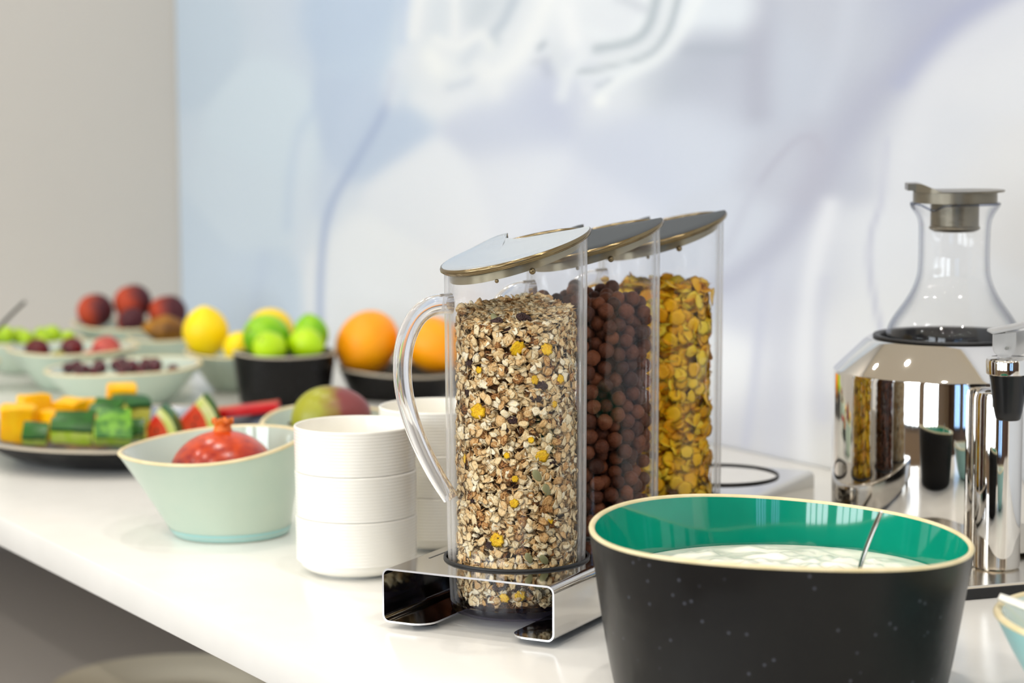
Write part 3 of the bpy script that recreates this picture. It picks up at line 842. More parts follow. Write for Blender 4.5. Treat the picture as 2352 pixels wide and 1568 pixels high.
# grapes
grapes, cherries = [], []
for i, (x, y, z, r) in enumerate(((-3.2011, 0.4000, 0.0560, 0.0120), (-3.1775, 0.4223, 0.0520, 0.0113), (-3.1760, 0.4640, 0.0555, 0.0133), (-3.1600, 0.4830, 0.0520, 0.0100),
                                  (-3.1610, 0.4420, 0.0480, 0.0099), (-3.2277, 0.3930, 0.0520, 0.0120), (-3.2090, 0.4270, 0.0500, 0.0118), (-3.2050, 0.4560, 0.0520, 0.0120), (-3.2350, 0.4300, 0.0500, 0.0120))):
    o = fruit('green_grape', x, y, z, r, FM['grape'], 'pale green grape in the bowl behind the plums', 'grape', lambda q, t: Vector((q.x, q.y, q.z * 1.12)), (0.5 * i, 0.3 * i, 0),
              'green grapes in the far bowl', 20, 12)
    stem_button(o, r * 0.12, r * 1.13, FM['stem_green'])
    grapes.append(o)
label_in_order(grapes, across, 'pale green grape, %s from the left in the bowl behind the plums')
# plums and other fruit
for (x, y, z, r), nm, lab, mm in zip(
        ((-2.9926, 0.3737, 0.0530, 0.0185), (-2.9700, 0.4180, 0.0560, 0.0169), (-2.9440, 0.4600, 0.0530, 0.0215), (-2.9560, 0.3920, 0.0455, 0.0112), (-2.9300, 0.4300, 0.0450, 0.0118)),
        ('plum', 'plum', 'plum', 'green_olive', 'plum'),
        ('dark red plum nearest the spoon', 'pointed dark plum in the middle of the plum bowl', 'pale coral red plum with a glossy highlight', 'small olive green fruit between two plums', 'small plum at the near rim of the plum bowl'),
        ('plum', 'plum', 'coral', 'olive', 'coral')):
    o = fruit(nm, x, y, z, r, FM[mm], lab, 'fruit' if nm != 'plum' else 'plum', round_fn(0.08, 0.95), (0.3, 0.4, 0), 'fruit in the plum bowl', 24, 14)
    stem_button(o, r * 0.1, r * 0.88, FM['stem'])
for i, (x, y, z, r) in enumerate(((-2.8075, 0.3520, 0.0480, 0.0089), (-2.7900, 0.3680, 0.0470, 0.0083), (-2.7860, 0.3900, 0.0480, 0.0089), (-2.7860, 0.4130, 0.0500, 0.0095),
                                  (-2.7640, 0.4260, 0.0490, 0.0107), (-2.7480, 0.4520, 0.0500, 0.0119), (-2.7330, 0.4730, 0.0445, 0.0085), (-2.7700, 0.3740, 0.0455, 0.0080),
                                  (-2.7400, 0.4300, 0.0460, 0.0080), (-2.7500, 0.4060, 0.0455, 0.0080), (-2.8294, 0.3720, 0.0470, 0.0090), (-2.8080, 0.4300, 0.0480, 0.0100),
                                  (-2.7860, 0.4560, 0.0480, 0.0100), (-2.8120, 0.3980, 0.0470, 0.0100), (-2.7680, 0.3530, 0.0440, 0.0080))):
    o = fruit('cherry', x, y, z, r, FM['cherry'], 'glossy dark red cherry in the wide sage green bowl', 'cherry', round_fn(0.1, 0.95), (0.2 * i, 0.1 * i, 0), 'cherries in the wide bowl', 20, 12)
    stem_button(o, r * 0.1, r * 0.86, FM['stem'])
    cherries.append(o)
label_in_order(cherries, across, 'dark red cherry, %s from the left in the wide sage green bowl')
# pomegranate
def pome_fn(q, t):
    k = 1 + 0.02 * math.cos(5 * t + 0.4) * math.hypot(q.x, q.y)
    return Vector((q.x * k, q.y * k, q.z * 0.84))


o = fruit('pomegranate', -1.8644, 0.1544, 0.0560, 0.0500, FM['pome'], 'shiny red pomegranate in the sage green bowl', 'pomegranate', pome_fn, (-0.06, -0.05, 0.4), seg=64, rings=40)
cv, cf = [], []
NS = 36
for i, (r, z) in enumerate(((0.0105, 0.0395), (0.0085, 0.0430), (0.0078, 0.0462), (0.0088, 0.0490), (0.0105, 0.0515))):
    for k in range(NS):
        t = 2 * PI * k / NS
        tooth = 0.5 + 0.5 * math.cos(6 * t)
        zz = z + (tooth - 0.6) * 0.0055 * max(0, i - 2) / 2
        cv.append((r * math.cos(t), r * math.sin(t), zz))
for i in range(4):
    for k in range(NS):
        cf.append((i * NS + k, i * NS + (k + 1) % NS, (i + 1) * NS + (k + 1) % NS, (i + 1) * NS + k))
crown = make('crown', cv, cf, FM['pome_crown'], o)
sm = crown.modifiers.new('thickness', 'SOLIDIFY')
sm.thickness = 0.0012
lathe('crown_core', [(0, 0.047), (0.004, 0.0465), (0.0066, 0.0440), (0.006, 0.040)], FM['stem'], o, seg=16)


# mango
def mango_fn(q, t):
    k = 0.84 - 0.12 * q.x
    return Vector((q.x * 1.12, q.y * k, q.z * (0.86 - 0.10 * q.x) - 0.06 * q.x * q.x))


o = fruit('mango', -2.0463, 0.3620, 0.0730, 0.0385, FM['mango'], 'green and purple red mango in the bowl behind the white bowls', 'mango', mango_fn,
          (0, -0.18, math.atan2(RIGHT.y, RIGHT.x)), seg=40, rings=28)
lathe('stem', [(0, 0.004), (0.002, 0.003), (0.0025, 0), (0, -0.002)], FM['stem'], o, (-0.043, 0, 0.0), (0, -PI / 2, 0), seg=8)


# cut melon on the black plate
def chunk(name, x, y, z, w, d, h, rz, tilt, flesh, label, cat, group, rind=None, seed=0):
    """an irregular cut block; the rind is the skin side left on top"""
    root = empty(name, (x, y, ZT + z + h / 2), label, cat, group)
    root.rotation_euler = (tilt, 0.06, rz)
    Rm = root.rotation_euler.to_matrix()
    low = min((Rm @ Vector((sx * w * 0.53, sy * d * 0.53, sz * h / 2))).z for sx in (-1, 1) for sy in (-1, 1) for sz in (-1, 1))
    root.location.z = ZT + z - low
    r_ = random.Random(seed)
    bm = bmesh.new()
    bmesh.ops.create_cube(bm, size=1.0)
    bmesh.ops.subdivide_edges(bm, edges=bm.edges[:], cuts=2, use_grid_fill=True)
    top = h / 2 - (0.004 if rind else 0)
    corner = [(1 + r_.uniform(-.14, .14), 1 + r_.uniform(-.14, .14)) for _ in range(4)]
    for v in bm.verts:
        i = (v.co.x > 0) + 2 * (v.co.y > 0)
        cx, cy = corner[i]
        bul = 1 + 0.05 * (0.5 - abs(v.co.z))
        v.co = Vector((v.co.x * w * cx * bul, v.co.y * d * cy * bul, -h / 2 + (v.co.z + 0.5) * (top + h / 2) + r_.uniform(-.0008, .0008)))
    bmesh.ops.bevel(bm, geom=[e for e in bm.edges if e.calc_face_angle(0) > 0.8], offset=min(w, d, h) * 0.07, segments=2, affect='EDGES')
    from_bm('flesh', bm, flesh, root, sharp=50)
    if rind:
        n = 6
        vs, fs = [], []
        for lay in range(2):
            for j in range(n + 1):
                for i in range(n + 1):
                    a, b = i / n - .5, j / n - .5
                    q = (a > 0) + 2 * (b > 0)
                    cx, cy = corner[q]
                    zz = (h / 2 + 0.16 * h * (0.5 - 1.6 * b * b - 0.9 * a * a)) if lay else top - 0.0005
                    vs.append((a * w * (cx if i in (0, n) else 1) * 1.02, b * d * (cy if j in (0, n) else 1) * 1.02, zz))
        N = (n + 1) ** 2
        for lay in range(2):
            for j in range(n):
                for i in range(n):
                    q = [lay * N + j * (n + 1) + i, lay * N + j * (n + 1) + i + 1, lay * N + (j + 1) * (n + 1) + i + 1, lay * N + (j + 1) * (n + 1) + i]
                    fs.append(tuple(q if lay else reversed(q)))
        ring = [i for i in range(n + 1)] + [(j) * (n + 1) + n for j in range(1, n + 1)] + [n * (n + 1) + i for i in range(n - 1, -1, -1)] + [j * (n + 1) for j in range(n - 1, 0, -1)]
        for k in range(len(ring)):
            a, b = ring[k], ring[(k + 1) % len(ring)]
            fs.append((a, b, b + N, a + N))
        make('rind', vs, fs, rind, root, sharp=40)
    return root


CH = 'orange melon chunks on the black plate'
RH = 'rind-on melon chunks on the black plate'
vz = math.atan2(RIGHT.y, RIGHT.x)
for i, (x, y, z, w, d, h, rz, tl, lab) in enumerate((
        (-2.4270, 0.1480, 0.0140, 0.036, 0.032, 0.040, 0.2, 0.10, 'tall orange melon chunk at the near left of the plate'),
        (-2.4700, 0.1830, 0.0140, 0.034, 0.030, 0.046, 0.5, -0.12, 'upright orange melon chunk behind the tallest near one'),
        (-2.4560, 0.2230, 0.0140, 0.030, 0.028, 0.038, -0.3, 0.15, 'low orange melon chunk in the middle of the row'),
        (-2.4620, 0.2560, 0.0140, 0.032, 0.022, 0.036, 0.1, -0.1, 'orange melon chunk behind the upright rind piece'),
        (-2.4740, 0.2930, 0.0140, 0.036, 0.028, 0.048, 0.3, 0.20, 'orange melon chunk peaking above the dark rind piece'),
        (-2.4160, 0.1860, 0.0140, 0.026, 0.024, 0.032, 0.9, 0.1, 'small orange melon chunk behind the flat rind piece'))):
    chunk('melon_chunk', x, y, z, w, d, h, vz + rz, tl, FM['melon'], lab, 'melon', CH, None, i)
for i, (x, y, z, w, d, h, rz, tl, fl, rd, lab) in enumerate((
        (-2.3700, 0.1940, 0.0140, 0.043, 0.030, 0.024, 0.12, 0.55, 'pith', 'rind', 'block of melon with a flat dark green rind on top at the front'),
        (-2.3870, 0.1540, 0.0140, 0.028, 0.022, 0.015, 0.05, 0.75, 'pith', 'rind', 'low dark green rind piece at the front left'),
        (-2.4160, 0.2560, 0.0240, 0.036, 0.027, 0.020, -0.30, 0.85, 'pith', 'rind', 'tilted dark green rind piece beside the highest orange chunk'),
        (-2.4370, 0.2910, 0.0140, 0.040, 0.034, 0.034, 0.35, 0.28, 'pith', 'rind', 'rounded dark green rind piece with a yellow green cut face'),
        (-2.3340, 0.2300, 0.0140, 0.042, 0.034, 0.022, 0.25, 0.90, 'pith', 'rind_light', 'mottled light green rind piece at the front of the plate'),
        (-2.3500, 0.2640, 0.0140, 0.020, 0.020, 0.016, -0.1, 0.85, 'pith', 'rind', 'small dark rind piece beside the mottled one'),
        (-2.3720, 0.2290, 0.0140, 0.014, 0.022, 0.028, 0.2, 0.2, 'deepred', None, 'thin deep red sliver between two rind pieces'))):
    chunk('melon_rind_piece', x, y, z, w, d, h, vz + rz, tl, FM[fl], lab, 'melon', RH, FM[rd] if rd else None, 20 + i)


def wedge(name, x, y, z, R, ang, th, rz, rx, label, seeds, group):
    """a slice of a round melon: red sector, pale layer and green skin as separate pieces"""
    root = empty(name, (x, y, ZT + z), label, 'watermelon', group)
    root.rotation_euler = (rx, 0, rz)
    n = 12

    def sector(nm, r0, r1, m):
        vs, fs = [], []
        for s in (-th / 2, th / 2):
            for i in range(n + 1):
                a = ang * i / n
                if r0 == 0:
                    vs.append((r1 * math.cos(a), s, r1 * math.sin(a)))
                else:
                    vs.append((r0 * math.cos(a), s, r0 * math.sin(a)))
                    vs.append((r1 * math.cos(a), s, r1 * math.sin(a)))
            if r0 == 0:
                vs.append((0, s, 0))
        per = len(vs) // 2
        if r0 == 0:
            for i in range(n):
                fs += [(i, i + 1, per - 1), (per + i + 1, per + i, 2 * per - 1), (i, per + i, per + i + 1, i + 1)]
            fs += [(per - 1, 2 * per - 1, per, 0), (n, per + n, 2 * per - 1, per - 1)]
        else:
            for i in range(n):
                a, b, c, d = 2 * i, 2 * i + 1, 2 * i + 3, 2 * i + 2
                fs += [(a, b, c, d), (per + a, per + d, per + c, per + b), (b, per + b, per + c, c), (a, d, per + d, per + a)]
            fs += [(0, per, per + 1, 1), (2 * n, 2 * n + 1, per + 2 * n + 1, per + 2 * n)]
        me = mesh(nm, vs, fs, m, True, None, 40)
        bm = bmesh.new()
        bm.from_mesh(me)
        bmesh.ops.recalc_face_normals(bm, faces=bm.faces[:])
        bm.to_mesh(me)
        bm.free()
        return link(nm, me, root)
    sector('flesh', 0, R * 0.74, FM['red'])
    sector('pith', R * 0.74, R * 0.94, FM['cream'])
    sector('rind', R * 0.94, R, FM['rind'])
    for (sr, sa) in seeds:
        for sd in (-1, 1):
            v, f = sphere_data(0.0022, 10, 6, lambda q, t: Vector((q.x * 0.7, q.y * 0.5, q.z)))
            make('seed', v, f, FM['seed'], root, (sr * R * math.cos(sa), sd * th / 2, sr * R * math.sin(sa)))


WG = 'watermelon wedges on the black plate'
wedge('watermelon_wedge', -2.4030, 0.3260, 0.0140, 0.064, 0.80, 0.026, vz + 0.1, 0.0, 'red watermelon wedge with its green rind upright at the far right end', ((0.5, 0.3), (0.6, 0.5)), WG)
wedge('watermelon_wedge', -2.3760, 0.2790, 0.0140, 0.050, 0.95, 0.024, vz - 0.1, 0.0, 'smaller pointed watermelon wedge with a dark seed', ((0.5, 0.45), (0.4, 0.8)), WG)
ws = empty('watermelon_slice', (-2.385, 0.420, ZT + 0.0345), 'flat red watermelon slice lying between the wedges and the mango bowl', 'watermelon', WG)
ws.rotation_euler = (0.0, -0.12, vz)
from_bm('flesh', box_bm((-.046, -.018, -.004), (.040, .018, .0065), 0.002), FM['deepred'], ws)
from_bm('rind', box_bm((-.051, -.018, -.004), (-.0465, .018, .0065), 0.0015), FM['rind'], ws)


# ------------------------------------------------------------------ steel stand for the cereal jars
U = Vector((-0.5076, 0.8616, 0)).normalized()          # along the stand, away from the camera
V = Vector((U.y, -U.x, 0))                             # across it
BR = Vector((-1.3231, 0.1758, ZT))                     # near right-hand corner
RW, RH, RL, FOOT = 0.1486, 0.0476, 0.567, 0.005
S0, SP, RR = 0.0829, 0.14035, 0.0562
ORG = BR - V * (RW / 2)                                # stand origin: middle of its near edge
stand = empty('jar_stand', ORG, 'long polished steel channel stand holding the three cereal jars', 'stand')
stand.rotation_euler = (0, 0, math.atan2(V.y, V.x))    # local x = across, local y = along
TH = 0.0015
FIL = 0.006


def channel(side):
    """outer profile of one bent side: top fillet, side, bottom fillet, turned-in foot"""
    p = []
    hw = RW / 2
    for i in range(7):
        a = PI / 2 * (1 - i / 6)
        p.append((hw - FIL + FIL * math.cos(a), RH - FIL + FIL * math.sin(a)))
    for i in range(7):
        a = -PI / 2 * i / 6
        p.append((hw - FIL + FIL * math.cos(a), FOOT + FIL + FIL * math.sin(a)))
    q = []
    for i, (x, z) in enumerate(p):
        a = Vector(p[max(0, i - 1)])
        b = Vector(p[min(len(p) - 1, i + 1)])
        t = (b - a).normalized()
        q.append((x + t.y * TH, z - t.x * TH))
    return [(side * x, z) for x, z in p], [(side * x, z) for x, z in q]


for side, nm in ((-1, 'side'), (1, 'side')):
    po, pi = channel(side)
    n = len(po)
    vs = [(x, 0, z) for x, z in po] + [(x, 0, z) for x, z in pi] + [(x, RL, z) for x, z in po] + [(x, RL, z) for x, z in pi]
    fs = []
    for i in range(n - 1):
        fs += [(i, 2 * n + i, 2 * n + i + 1, i + 1), (n + i, n + i + 1, 3 * n + i + 1, 3 * n + i)]
    edge = []
    for i in range(n - 1):
        edge += [(i, i + 1, n + i + 1, n + i), (2 * n + i, 3 * n + i, 3 * n + i + 1, 2 * n + i + 1)]
    me = mesh('side', vs, fs + edge, [M['steel'], M['edge_steel']], True, [0] * len(fs) + [1] * len(edge), 50)
    bm = bmesh.new()
    bm.from_mesh(me)
    bmesh.ops.recalc_face_normals(bm, faces=bm.faces[:])
    bm.to_mesh(me)
    bm.free()
    link('side', me, stand)
    # turned-in foot with rounded corners
    x0, x1 = RW / 2 - FIL, RW / 2 - 0.040
    out = [(x0, 0.0)]
    for k in range(7):
        a = PI / 2 * k / 6
        out.append((x1 + 0.016 - 0.016 * math.sin(a), 0.016 - 0.016 * math.cos(a)))
    for k in range(7):
        a = PI / 2 * k / 6
        out.append((x1 + 0.016 - 0.016 * math.cos(a), RL - 0.016 + 0.016 * math.sin(a)))
    out.append((x0, RL))
    m_ = len(out)
    vs = [(side * x, y, FOOT) for x, y in out] + [(side * x, y, FOOT + TH) for x, y in out]
    fs = [tuple(range(m_)), tuple(range(2 * m_ - 1, m_ - 1, -1))]
    edge = [(i, i + m_, (i + 1) % m_ + m_, (i + 1) % m_) for i in range(m_)]
    me = mesh('foot_flange', vs, fs + edge, [M['steel'], M['edge_steel']], False, [0, 0] + [1] * m_)
    bm = bmesh.new()
    bm.from_mesh(me)
    bmesh.ops.recalc_face_normals(bm, faces=bm.faces[:])
    bm.to_mesh(me)
    bm.free()
    link('foot_flange', me, stand)
    for fy in (0.028, RL - 0.03):
        lathe('rubber_foot', [(0, 0), (0.009, 0), (0.0105, 0.002), (0.0105, FOOT), (0, FOOT)], M['black_rubber'], stand, (side * (RW / 2 - 0.022), fy, 0), seg=24)

# top plate with four round holes
hx = RW / 2 - FIL
ycuts = [0.0] + [S0 + (k + 0.5) * SP for k in range(3)] + [RL]
vs, fs, idx = [], [], []
NH = 64
for k in range(4):
    cy = S0 + k * SP
    ya, yb = ycuts[k], ycuts[k + 1]
    for zt in (RH, RH - TH):
        base = len(vs)
        for j in range(NH):
            t = 2 * PI * j / NH
            c, s = math.cos(t), math.sin(t)
            vs.append((RR * c, cy + RR * s, zt))
        for j in range(NH):
            t = 2 * PI * j / NH
            c, s = math.cos(t), math.sin(t)
            sx = hx / abs(c) if abs(c) > 1e-6 else 1e9
            sy = ((yb - cy) if s > 0 else (cy - ya)) / abs(s) if abs(s) > 1e-6 else 1e9
            q = min(sx, sy)
            vs.append((q * c, cy + q * s, zt))
        # exact corners
        for (xx, yy) in ((hx, yb), (-hx, yb), (-hx, ya), (hx, ya)):
            t = math.atan2(yy - cy, xx) % (2 * PI)
            j = int(round(t / (2 * PI) * NH)) % NH
            vs[base + NH + j] = (xx, yy, zt)
        for j in range(NH):
            j2 = (j + 1) % NH
            f = (base + j, base + NH + j, base + NH + j2, base + j2)
            fs.append(f if zt == RH else tuple(reversed(f)))
            idx.append(0)
# cut edges at both ends
for y in (0.0, RL):
    b = len(vs)
    vs += [(-hx, y, RH), (hx, y, RH), (hx, y, RH - TH), (-hx, y, RH - TH)]
    fs.append((b, b + 3, b + 2, b + 1) if y == 0 else (b, b + 1, b + 2, b + 3))
    idx.append(1)
make('top_plate', vs, fs, [M['steel'], M['edge_steel']], stand, smooth=False, idx=idx)
for k in range(4):
    cy = S0 + k * SP
    prof = []
    for i in range(13):
        a = 2 * PI * i / 12
        prof.append((RR + 0.0006 + 0.0012 * math.cos(a), RH + 0.0006 + 0.0015 * math.sin(a)))
    lathe('seal_ring', prof, M['black_rubber'], stand, (0, cy, 0), seg=80, sharp=80)
for k in range(4):
    cy = S0 + k * SP
    from_bm('slit', box_bm((-hx + 0.0085, cy - 0.036, RH - 0.0006), (-hx + 0.0100, cy + 0.020, RH + 0.0002)), M['black_plastic'], stand, smooth=False)

# ------------------------------------------------------------------ cereal jars
G = Vector((0.172, 0.985, 0)).normalized()             # the lids rise this way; the handle is opposite
SLOPE = 0.279
JH = 0.2815                                            # height of the slanted top on the axis
GZ = math.atan2(G.y, G.x)
JAR_C = [ORG + U * (S0 + SP * k) for k in range(3)]
Z0 = 0.0068


def jar_r(z):
    return 0.0522 + 0.0024 * min(1, z / 0.05) + 0.0014 * min(1, z / JH)


def jar_shell(rfun, nz, z0):
    vs, fs = [], []
    N = 96
    for i in range(nz + 1):
        for k in range(N):
            t = 2 * PI * k / N
            c = math.cos(t)
            top = JH + SLOPE * jar_r(JH) * c
            u = i / nz
            z = z0 + (top - z0) * u
            if i == nz:
                z = top
            r = rfun(z)
            vs.append((r * math.cos(t), r * math.sin(t), z))
    for i in range(nz):
        for k in range(N):
            k2 = (k + 1) % N
            fs.append((i * N + k, i * N + k2, (i + 1) * N + k2, (i + 1) * N + k))
    return vs, fs, N


WALLT = 0.0034


def build_jar(k, label, lidm, edge, lidlabel):
    c = JAR_C[k]
    root = empty('cereal_jar', (c.x, c.y, ZT + Z0), label, 'jar', 'cereal jars on the steel stand', GZ)
    # clear wall: outer and inner face, joined at the lip
    vo, fo, N = jar_shell(jar_r, 10, 0.0078)
    vi, fi, _ = jar_shell(lambda z: jar_r(z) - WALLT, 10, 0.0078)
    b = len(vo)
    vs = vo + vi
    fs = fo + [tuple(b + q for q in reversed(f)) for f in fi]
    L = 10 * N
    for q in range(N):
        q2 = (q + 1) % N
        fs.append((L + q, L + q2, b + L + q2, b + L + q))
    make('clear_wall', vs, fs, M['acrylic'], root, sharp=40)
    lathe('base', [(0, 0.0012), (0.046, 0.0012), (0.0475, 0.0), (0.0495, 0.0), (0.0512, 0.0008), (jar_r(0.004) - .0002, 0.0025), (jar_r(0.0076), 0.0076), (jar_r(.0076) - WALLT, 0.0076), (0.0485, 0.0068), (0, 0.0066)],
          M['acrylic_base'], root, seg=96)
    # metal seam round the slanted lip
    pth = []
    R = jar_r(JH)
    for i in range(97):
        t = 2 * PI * i / 96
        pth.append((R * math.cos(t), R * math.sin(t), JH + SLOPE * R * math.cos(t) + 0.0006))
    v, f = tube_data(pth, 0.0013, 8, 1.2, cap=False)
    make('lip_ring', v, f, edge, root, sharp=80)
    # lid: flat flap cut back at the pouring notch
    lid = make('lid', *lid_flap(R), lidm, root, sharp=30)
    lid['label'] = lidlabel
    # rim band of the flap
    v, f = lid_band(R)
    make('lid_band', v, f, edge, lid, sharp=60)
    # skirt reaching inside the jar
    vs, fs = [], []
    n = 60
    for i in range(n + 1):
        t = math.radians(62) + (2 * PI - math.radians(80)) * i / n
        for (rr, dz) in ((R - WALLT - 0.0012, 0.0005), (R - WALLT - 0.0012, -0.0075), (R - WALLT - 0.0030, -0.0075), (R - WALLT - 0.0030, 0.0005)):
            vs.append((rr * math.cos(t), rr * math.sin(t), JH + SLOPE * R * math.cos(t) + dz))
    for i in range(n):
        for s in range(4):
            fs.append((i * 4 + s, i * 4 + (s + 1) % 4, (i + 1) * 4 + (s + 1) % 4, (i + 1) * 4 + s))
    make('skirt', vs, fs, M['lid_skirt'], lid, sharp=30)
    for t, rr in ((math.radians(-98), 0.0026), (math.radians(-128), 0.0016)):
        pr = R - WALLT - 0.0005
        v, f = sphere_data(rr, 14, 10)
        make('catch', v, f, edge, lid, (pr * math.cos(t), pr * math.sin(t), JH + SLOPE * R * math.cos(t) - 0.0085))
    # handle
    HZ = -0.0062
    pts = [(-0.0535, 0, 0.2500), (-0.0685, 0, 0.2490), (-0.0815, 0, 0.2410), (-0.0905, 0, 0.2245), (-0.0940, 0, 0.2050), (-0.0928, 0, 0.1835),
           (-0.0872, 0, 0.1610), (-0.0785, 0, 0.1390), (-0.0670, 0, 0.1165), (-0.0556, 0, 0.0985)]
    pp = smooth_path([(a, b_, c_ + HZ) for a, b_, c_ in pts], 5)
    rad = [0.0082 - 0.0018 * i / (len(pp) - 1) for i in range(len(pp))]
    v, f = tube_data(pp, rad, 16, 0.86, up=(0, 1, 0))
    make('handle', v, f, M['handle_acrylic'], root, sharp=50)
    return root


def flap_outline(R):
    """plan of the flap: round, but cut away towards the high far side"""
    Ro = R + 0.0016
    pts = []
    a0, a1 = math.radians(74), math.radians(344)
    n = 60
    for i in range(n + 1):
        t = a0 + (a1 - a0) * i / n
        pts.append((Ro * math.cos(t), Ro * math.sin(t)))
    for x, y in ((0.82, -0.16), (0.70, 0.02), (0.52, 0.22), (0.34, 0.42), (0.20, 0.58), (0.15, 0.72), (0.19, 0.90)):
        pts.append((x * Ro, y * Ro))
    return pts, n + 1


def lid_flap(R):
    pts, n = flap_outline(R)
    m_ = len(pts)
    vs, fs = [], []
    cx, cy = -0.30 * R, -0.12 * R
    for dz in (0.0052, 0.0022):
        b = len(vs)
        for s in (0.35, 0.7, 0.93, 1.0):
            for (x, y) in pts:
                xx, yy = cx + (x - cx) * s, cy + (y - cy) * s
                tab = 0.0035 * math.exp(-((xx - 0.15 * R) ** 2 + (yy - 0.95 * R) ** 2) / (0.30 * R) ** 2)
                drop = -0.0007 if s == 1.0 and dz > 0.003 else 0
                vs.append((xx, yy, JH + SLOPE * xx + dz + tab + drop))
        vs.append((cx, cy, JH + SLOPE * cx + dz))
        c = len(vs) - 1
        for r in range(3):
            for i in range(m_):
                i2 = (i + 1) % m_
                q = (b + r * m_ + i, b + (r + 1) * m_ + i, b + (r + 1) * m_ + i2, b + r * m_ + i2)
                fs.append(q if dz > 0.003 else tuple(reversed(q)))
        for i in range(m_):
            i2 = (i + 1) % m_
            q = (c, b + i, b + i2)
            fs.append(q if dz > 0.003 else tuple(reversed(q)))
    per = 4 * m_ + 1
    for i in range(m_):
        i2 = (i + 1) % m_
        fs.append((3 * m_ + i, per + 3 * m_ + i, per + 3 * m_ + i2, 3 * m_ + i2))
    return vs, fs


def lid_band(R):
    pts, n = flap_outline(R)
    pth = []
    for i in range(n):
        x, y = pts[i]
        tab = 0.0035 * math.exp(-((x - 0.15 * R) ** 2 + (y - 0.95 * R) ** 2) / (0.30 * R) ** 2)
        pth.append((x * 1.004, y * 1.004, JH + SLOPE * x + 0.0024 + tab))
    return tube_data(pth, 0.0013, 8, 1.5)


lid2 = None
build_jar(0, 'front clear jar filled with oat muesli, pale grey slanted lid', M['lid_light'], M['lid_edge'], 'pale grey slanted lid')
build_jar(1, 'middle clear jar filled with brown chocolate balls', M['lid_dark'], M['lid_edge'], 'dark grey slanted lid')
build_jar(2, 'rear clear jar filled with yellow corn flakes', M['lid_dark'], M['lid_edge'], 'dark grey slanted lid')


# ------------------------------------------------------------------ cereals
def rot_from_normal(nv, spin):
    nv = nv / np.linalg.norm(nv, axis=-1, keepdims=True)
    ref = np.where(np.abs(nv[:, 2:3]) < 0.9, np.array([[0, 0, 1.0]]), np.array([[1.0, 0, 0]]))
    a = np.cross(ref, nv)
    a /= np.linalg.norm(a, axis=-1, keepdims=True)
    b = np.cross(nv, a)
    ca, sa = np.cos(spin)[:, None], np.sin(spin)[:, None]
    x = a * ca + b * sa
    y = -a * sa + b * ca
    return np.stack([x, y, nv], -1)                     # columns are the axes


def flake_template(seed, ratio=0.7, thick=0.09, cup=0.18, groove=0.0, n=10, rough=0.08):
    r_ = random.Random(seed)
    edge = [1 + r_.uniform(-rough, rough) * 1.6 for _ in range(n)]
    bend = r_.uniform(-cup, cup)
    tw = r_.uniform(-cup, cup)
    V_, F_ = [], []

    def h(x, y):
        return bend * x * x + tw * x * y + cup * 0.5 * y * y
    V_.append((0, 0, thick * (0.2 if groove else 1.0)))
    for ring, s, tz in ((0, 0.55, 1.0), (1, 1.0, 0.15)):
        for k in range(n):
            t = 2 * PI * k / n
            x, y = s * edge[k] * math.cos(t), s * edge[k] * math.sin(t) * ratio
            gz = -groove * math.exp(-(y / 0.12) ** 2) if ring == 0 else 0
            V_.append((x, y, h(x, y) + thick * tz + gz + r_.uniform(-1, 1) * thick * 0.35))
    V_.append((0, 0, -thick))
    for k in range(n):
        k2 = (k + 1) % n
        F_ += [(0, 1 + k, 1 + k2), (1 + k, 1 + n + k, 1 + n + k2), (1 + k, 1 + n + k2, 1 + k2), (1 + n + k, 1 + 2 * n, 1 + n + k2)]
    return np.array(V_), np.array(F_)


def merged(name, parts, m, tone_attr=True):
    """parts: (verts Nx3, faces Mx3, tone) joined into one triangle mesh"""
    V_ = np.concatenate([p[0].reshape(-1, 3) for p in parts]).astype(np.float32)
    fs, off, tones = [], 0, []
    for v, f, t in parts:
        fs.append(f + off)
        off += len(v)
        tones.append(np.broadcast_to(t, len(v)))
    F_ = np.concatenate(fs).astype(np.int32)
    me = bpy.data.meshes.new(name)
    me.vertices.add(len(V_))
    me.vertices.foreach_set('co', V_.ravel())
    me.loops.add(F_.size)
    me.loops.foreach_set('vertex_index', F_.ravel())
    me.polygons.add(len(F_))
    me.polygons.foreach_set('loop_start', np.arange(0, F_.size, 3, dtype=np.int32))
    me.polygons.foreach_set('use_smooth', np.ones(len(F_), bool))
    at = me.attributes.new('tone', 'FLOAT', 'POINT')
    at.data.foreach_set('value', np.concatenate(tones).astype(np.float32))
    me.materials.append(m)
    me.update(calc_edges=True)
    return me


def batch(tv, tf, R, size, pos, tone):
    """instances of one template baked to arrays"""
    P = np.einsum('nij,vj->nvi', R * size[:, None, None], tv) + pos[:, None, :]
    n, nv = len(pos), len(tv)
    F_ = (tf[None] + (np.arange(n) * nv)[:, None, None]).reshape(-1, 3)
    return P.reshape(-1, 3), F_, np.repeat(tone, nv)


def tocam(c):
    d = np.array([CAM.x - c.x, CAM.y - c.y])
    return d / np.linalg.norm(d)


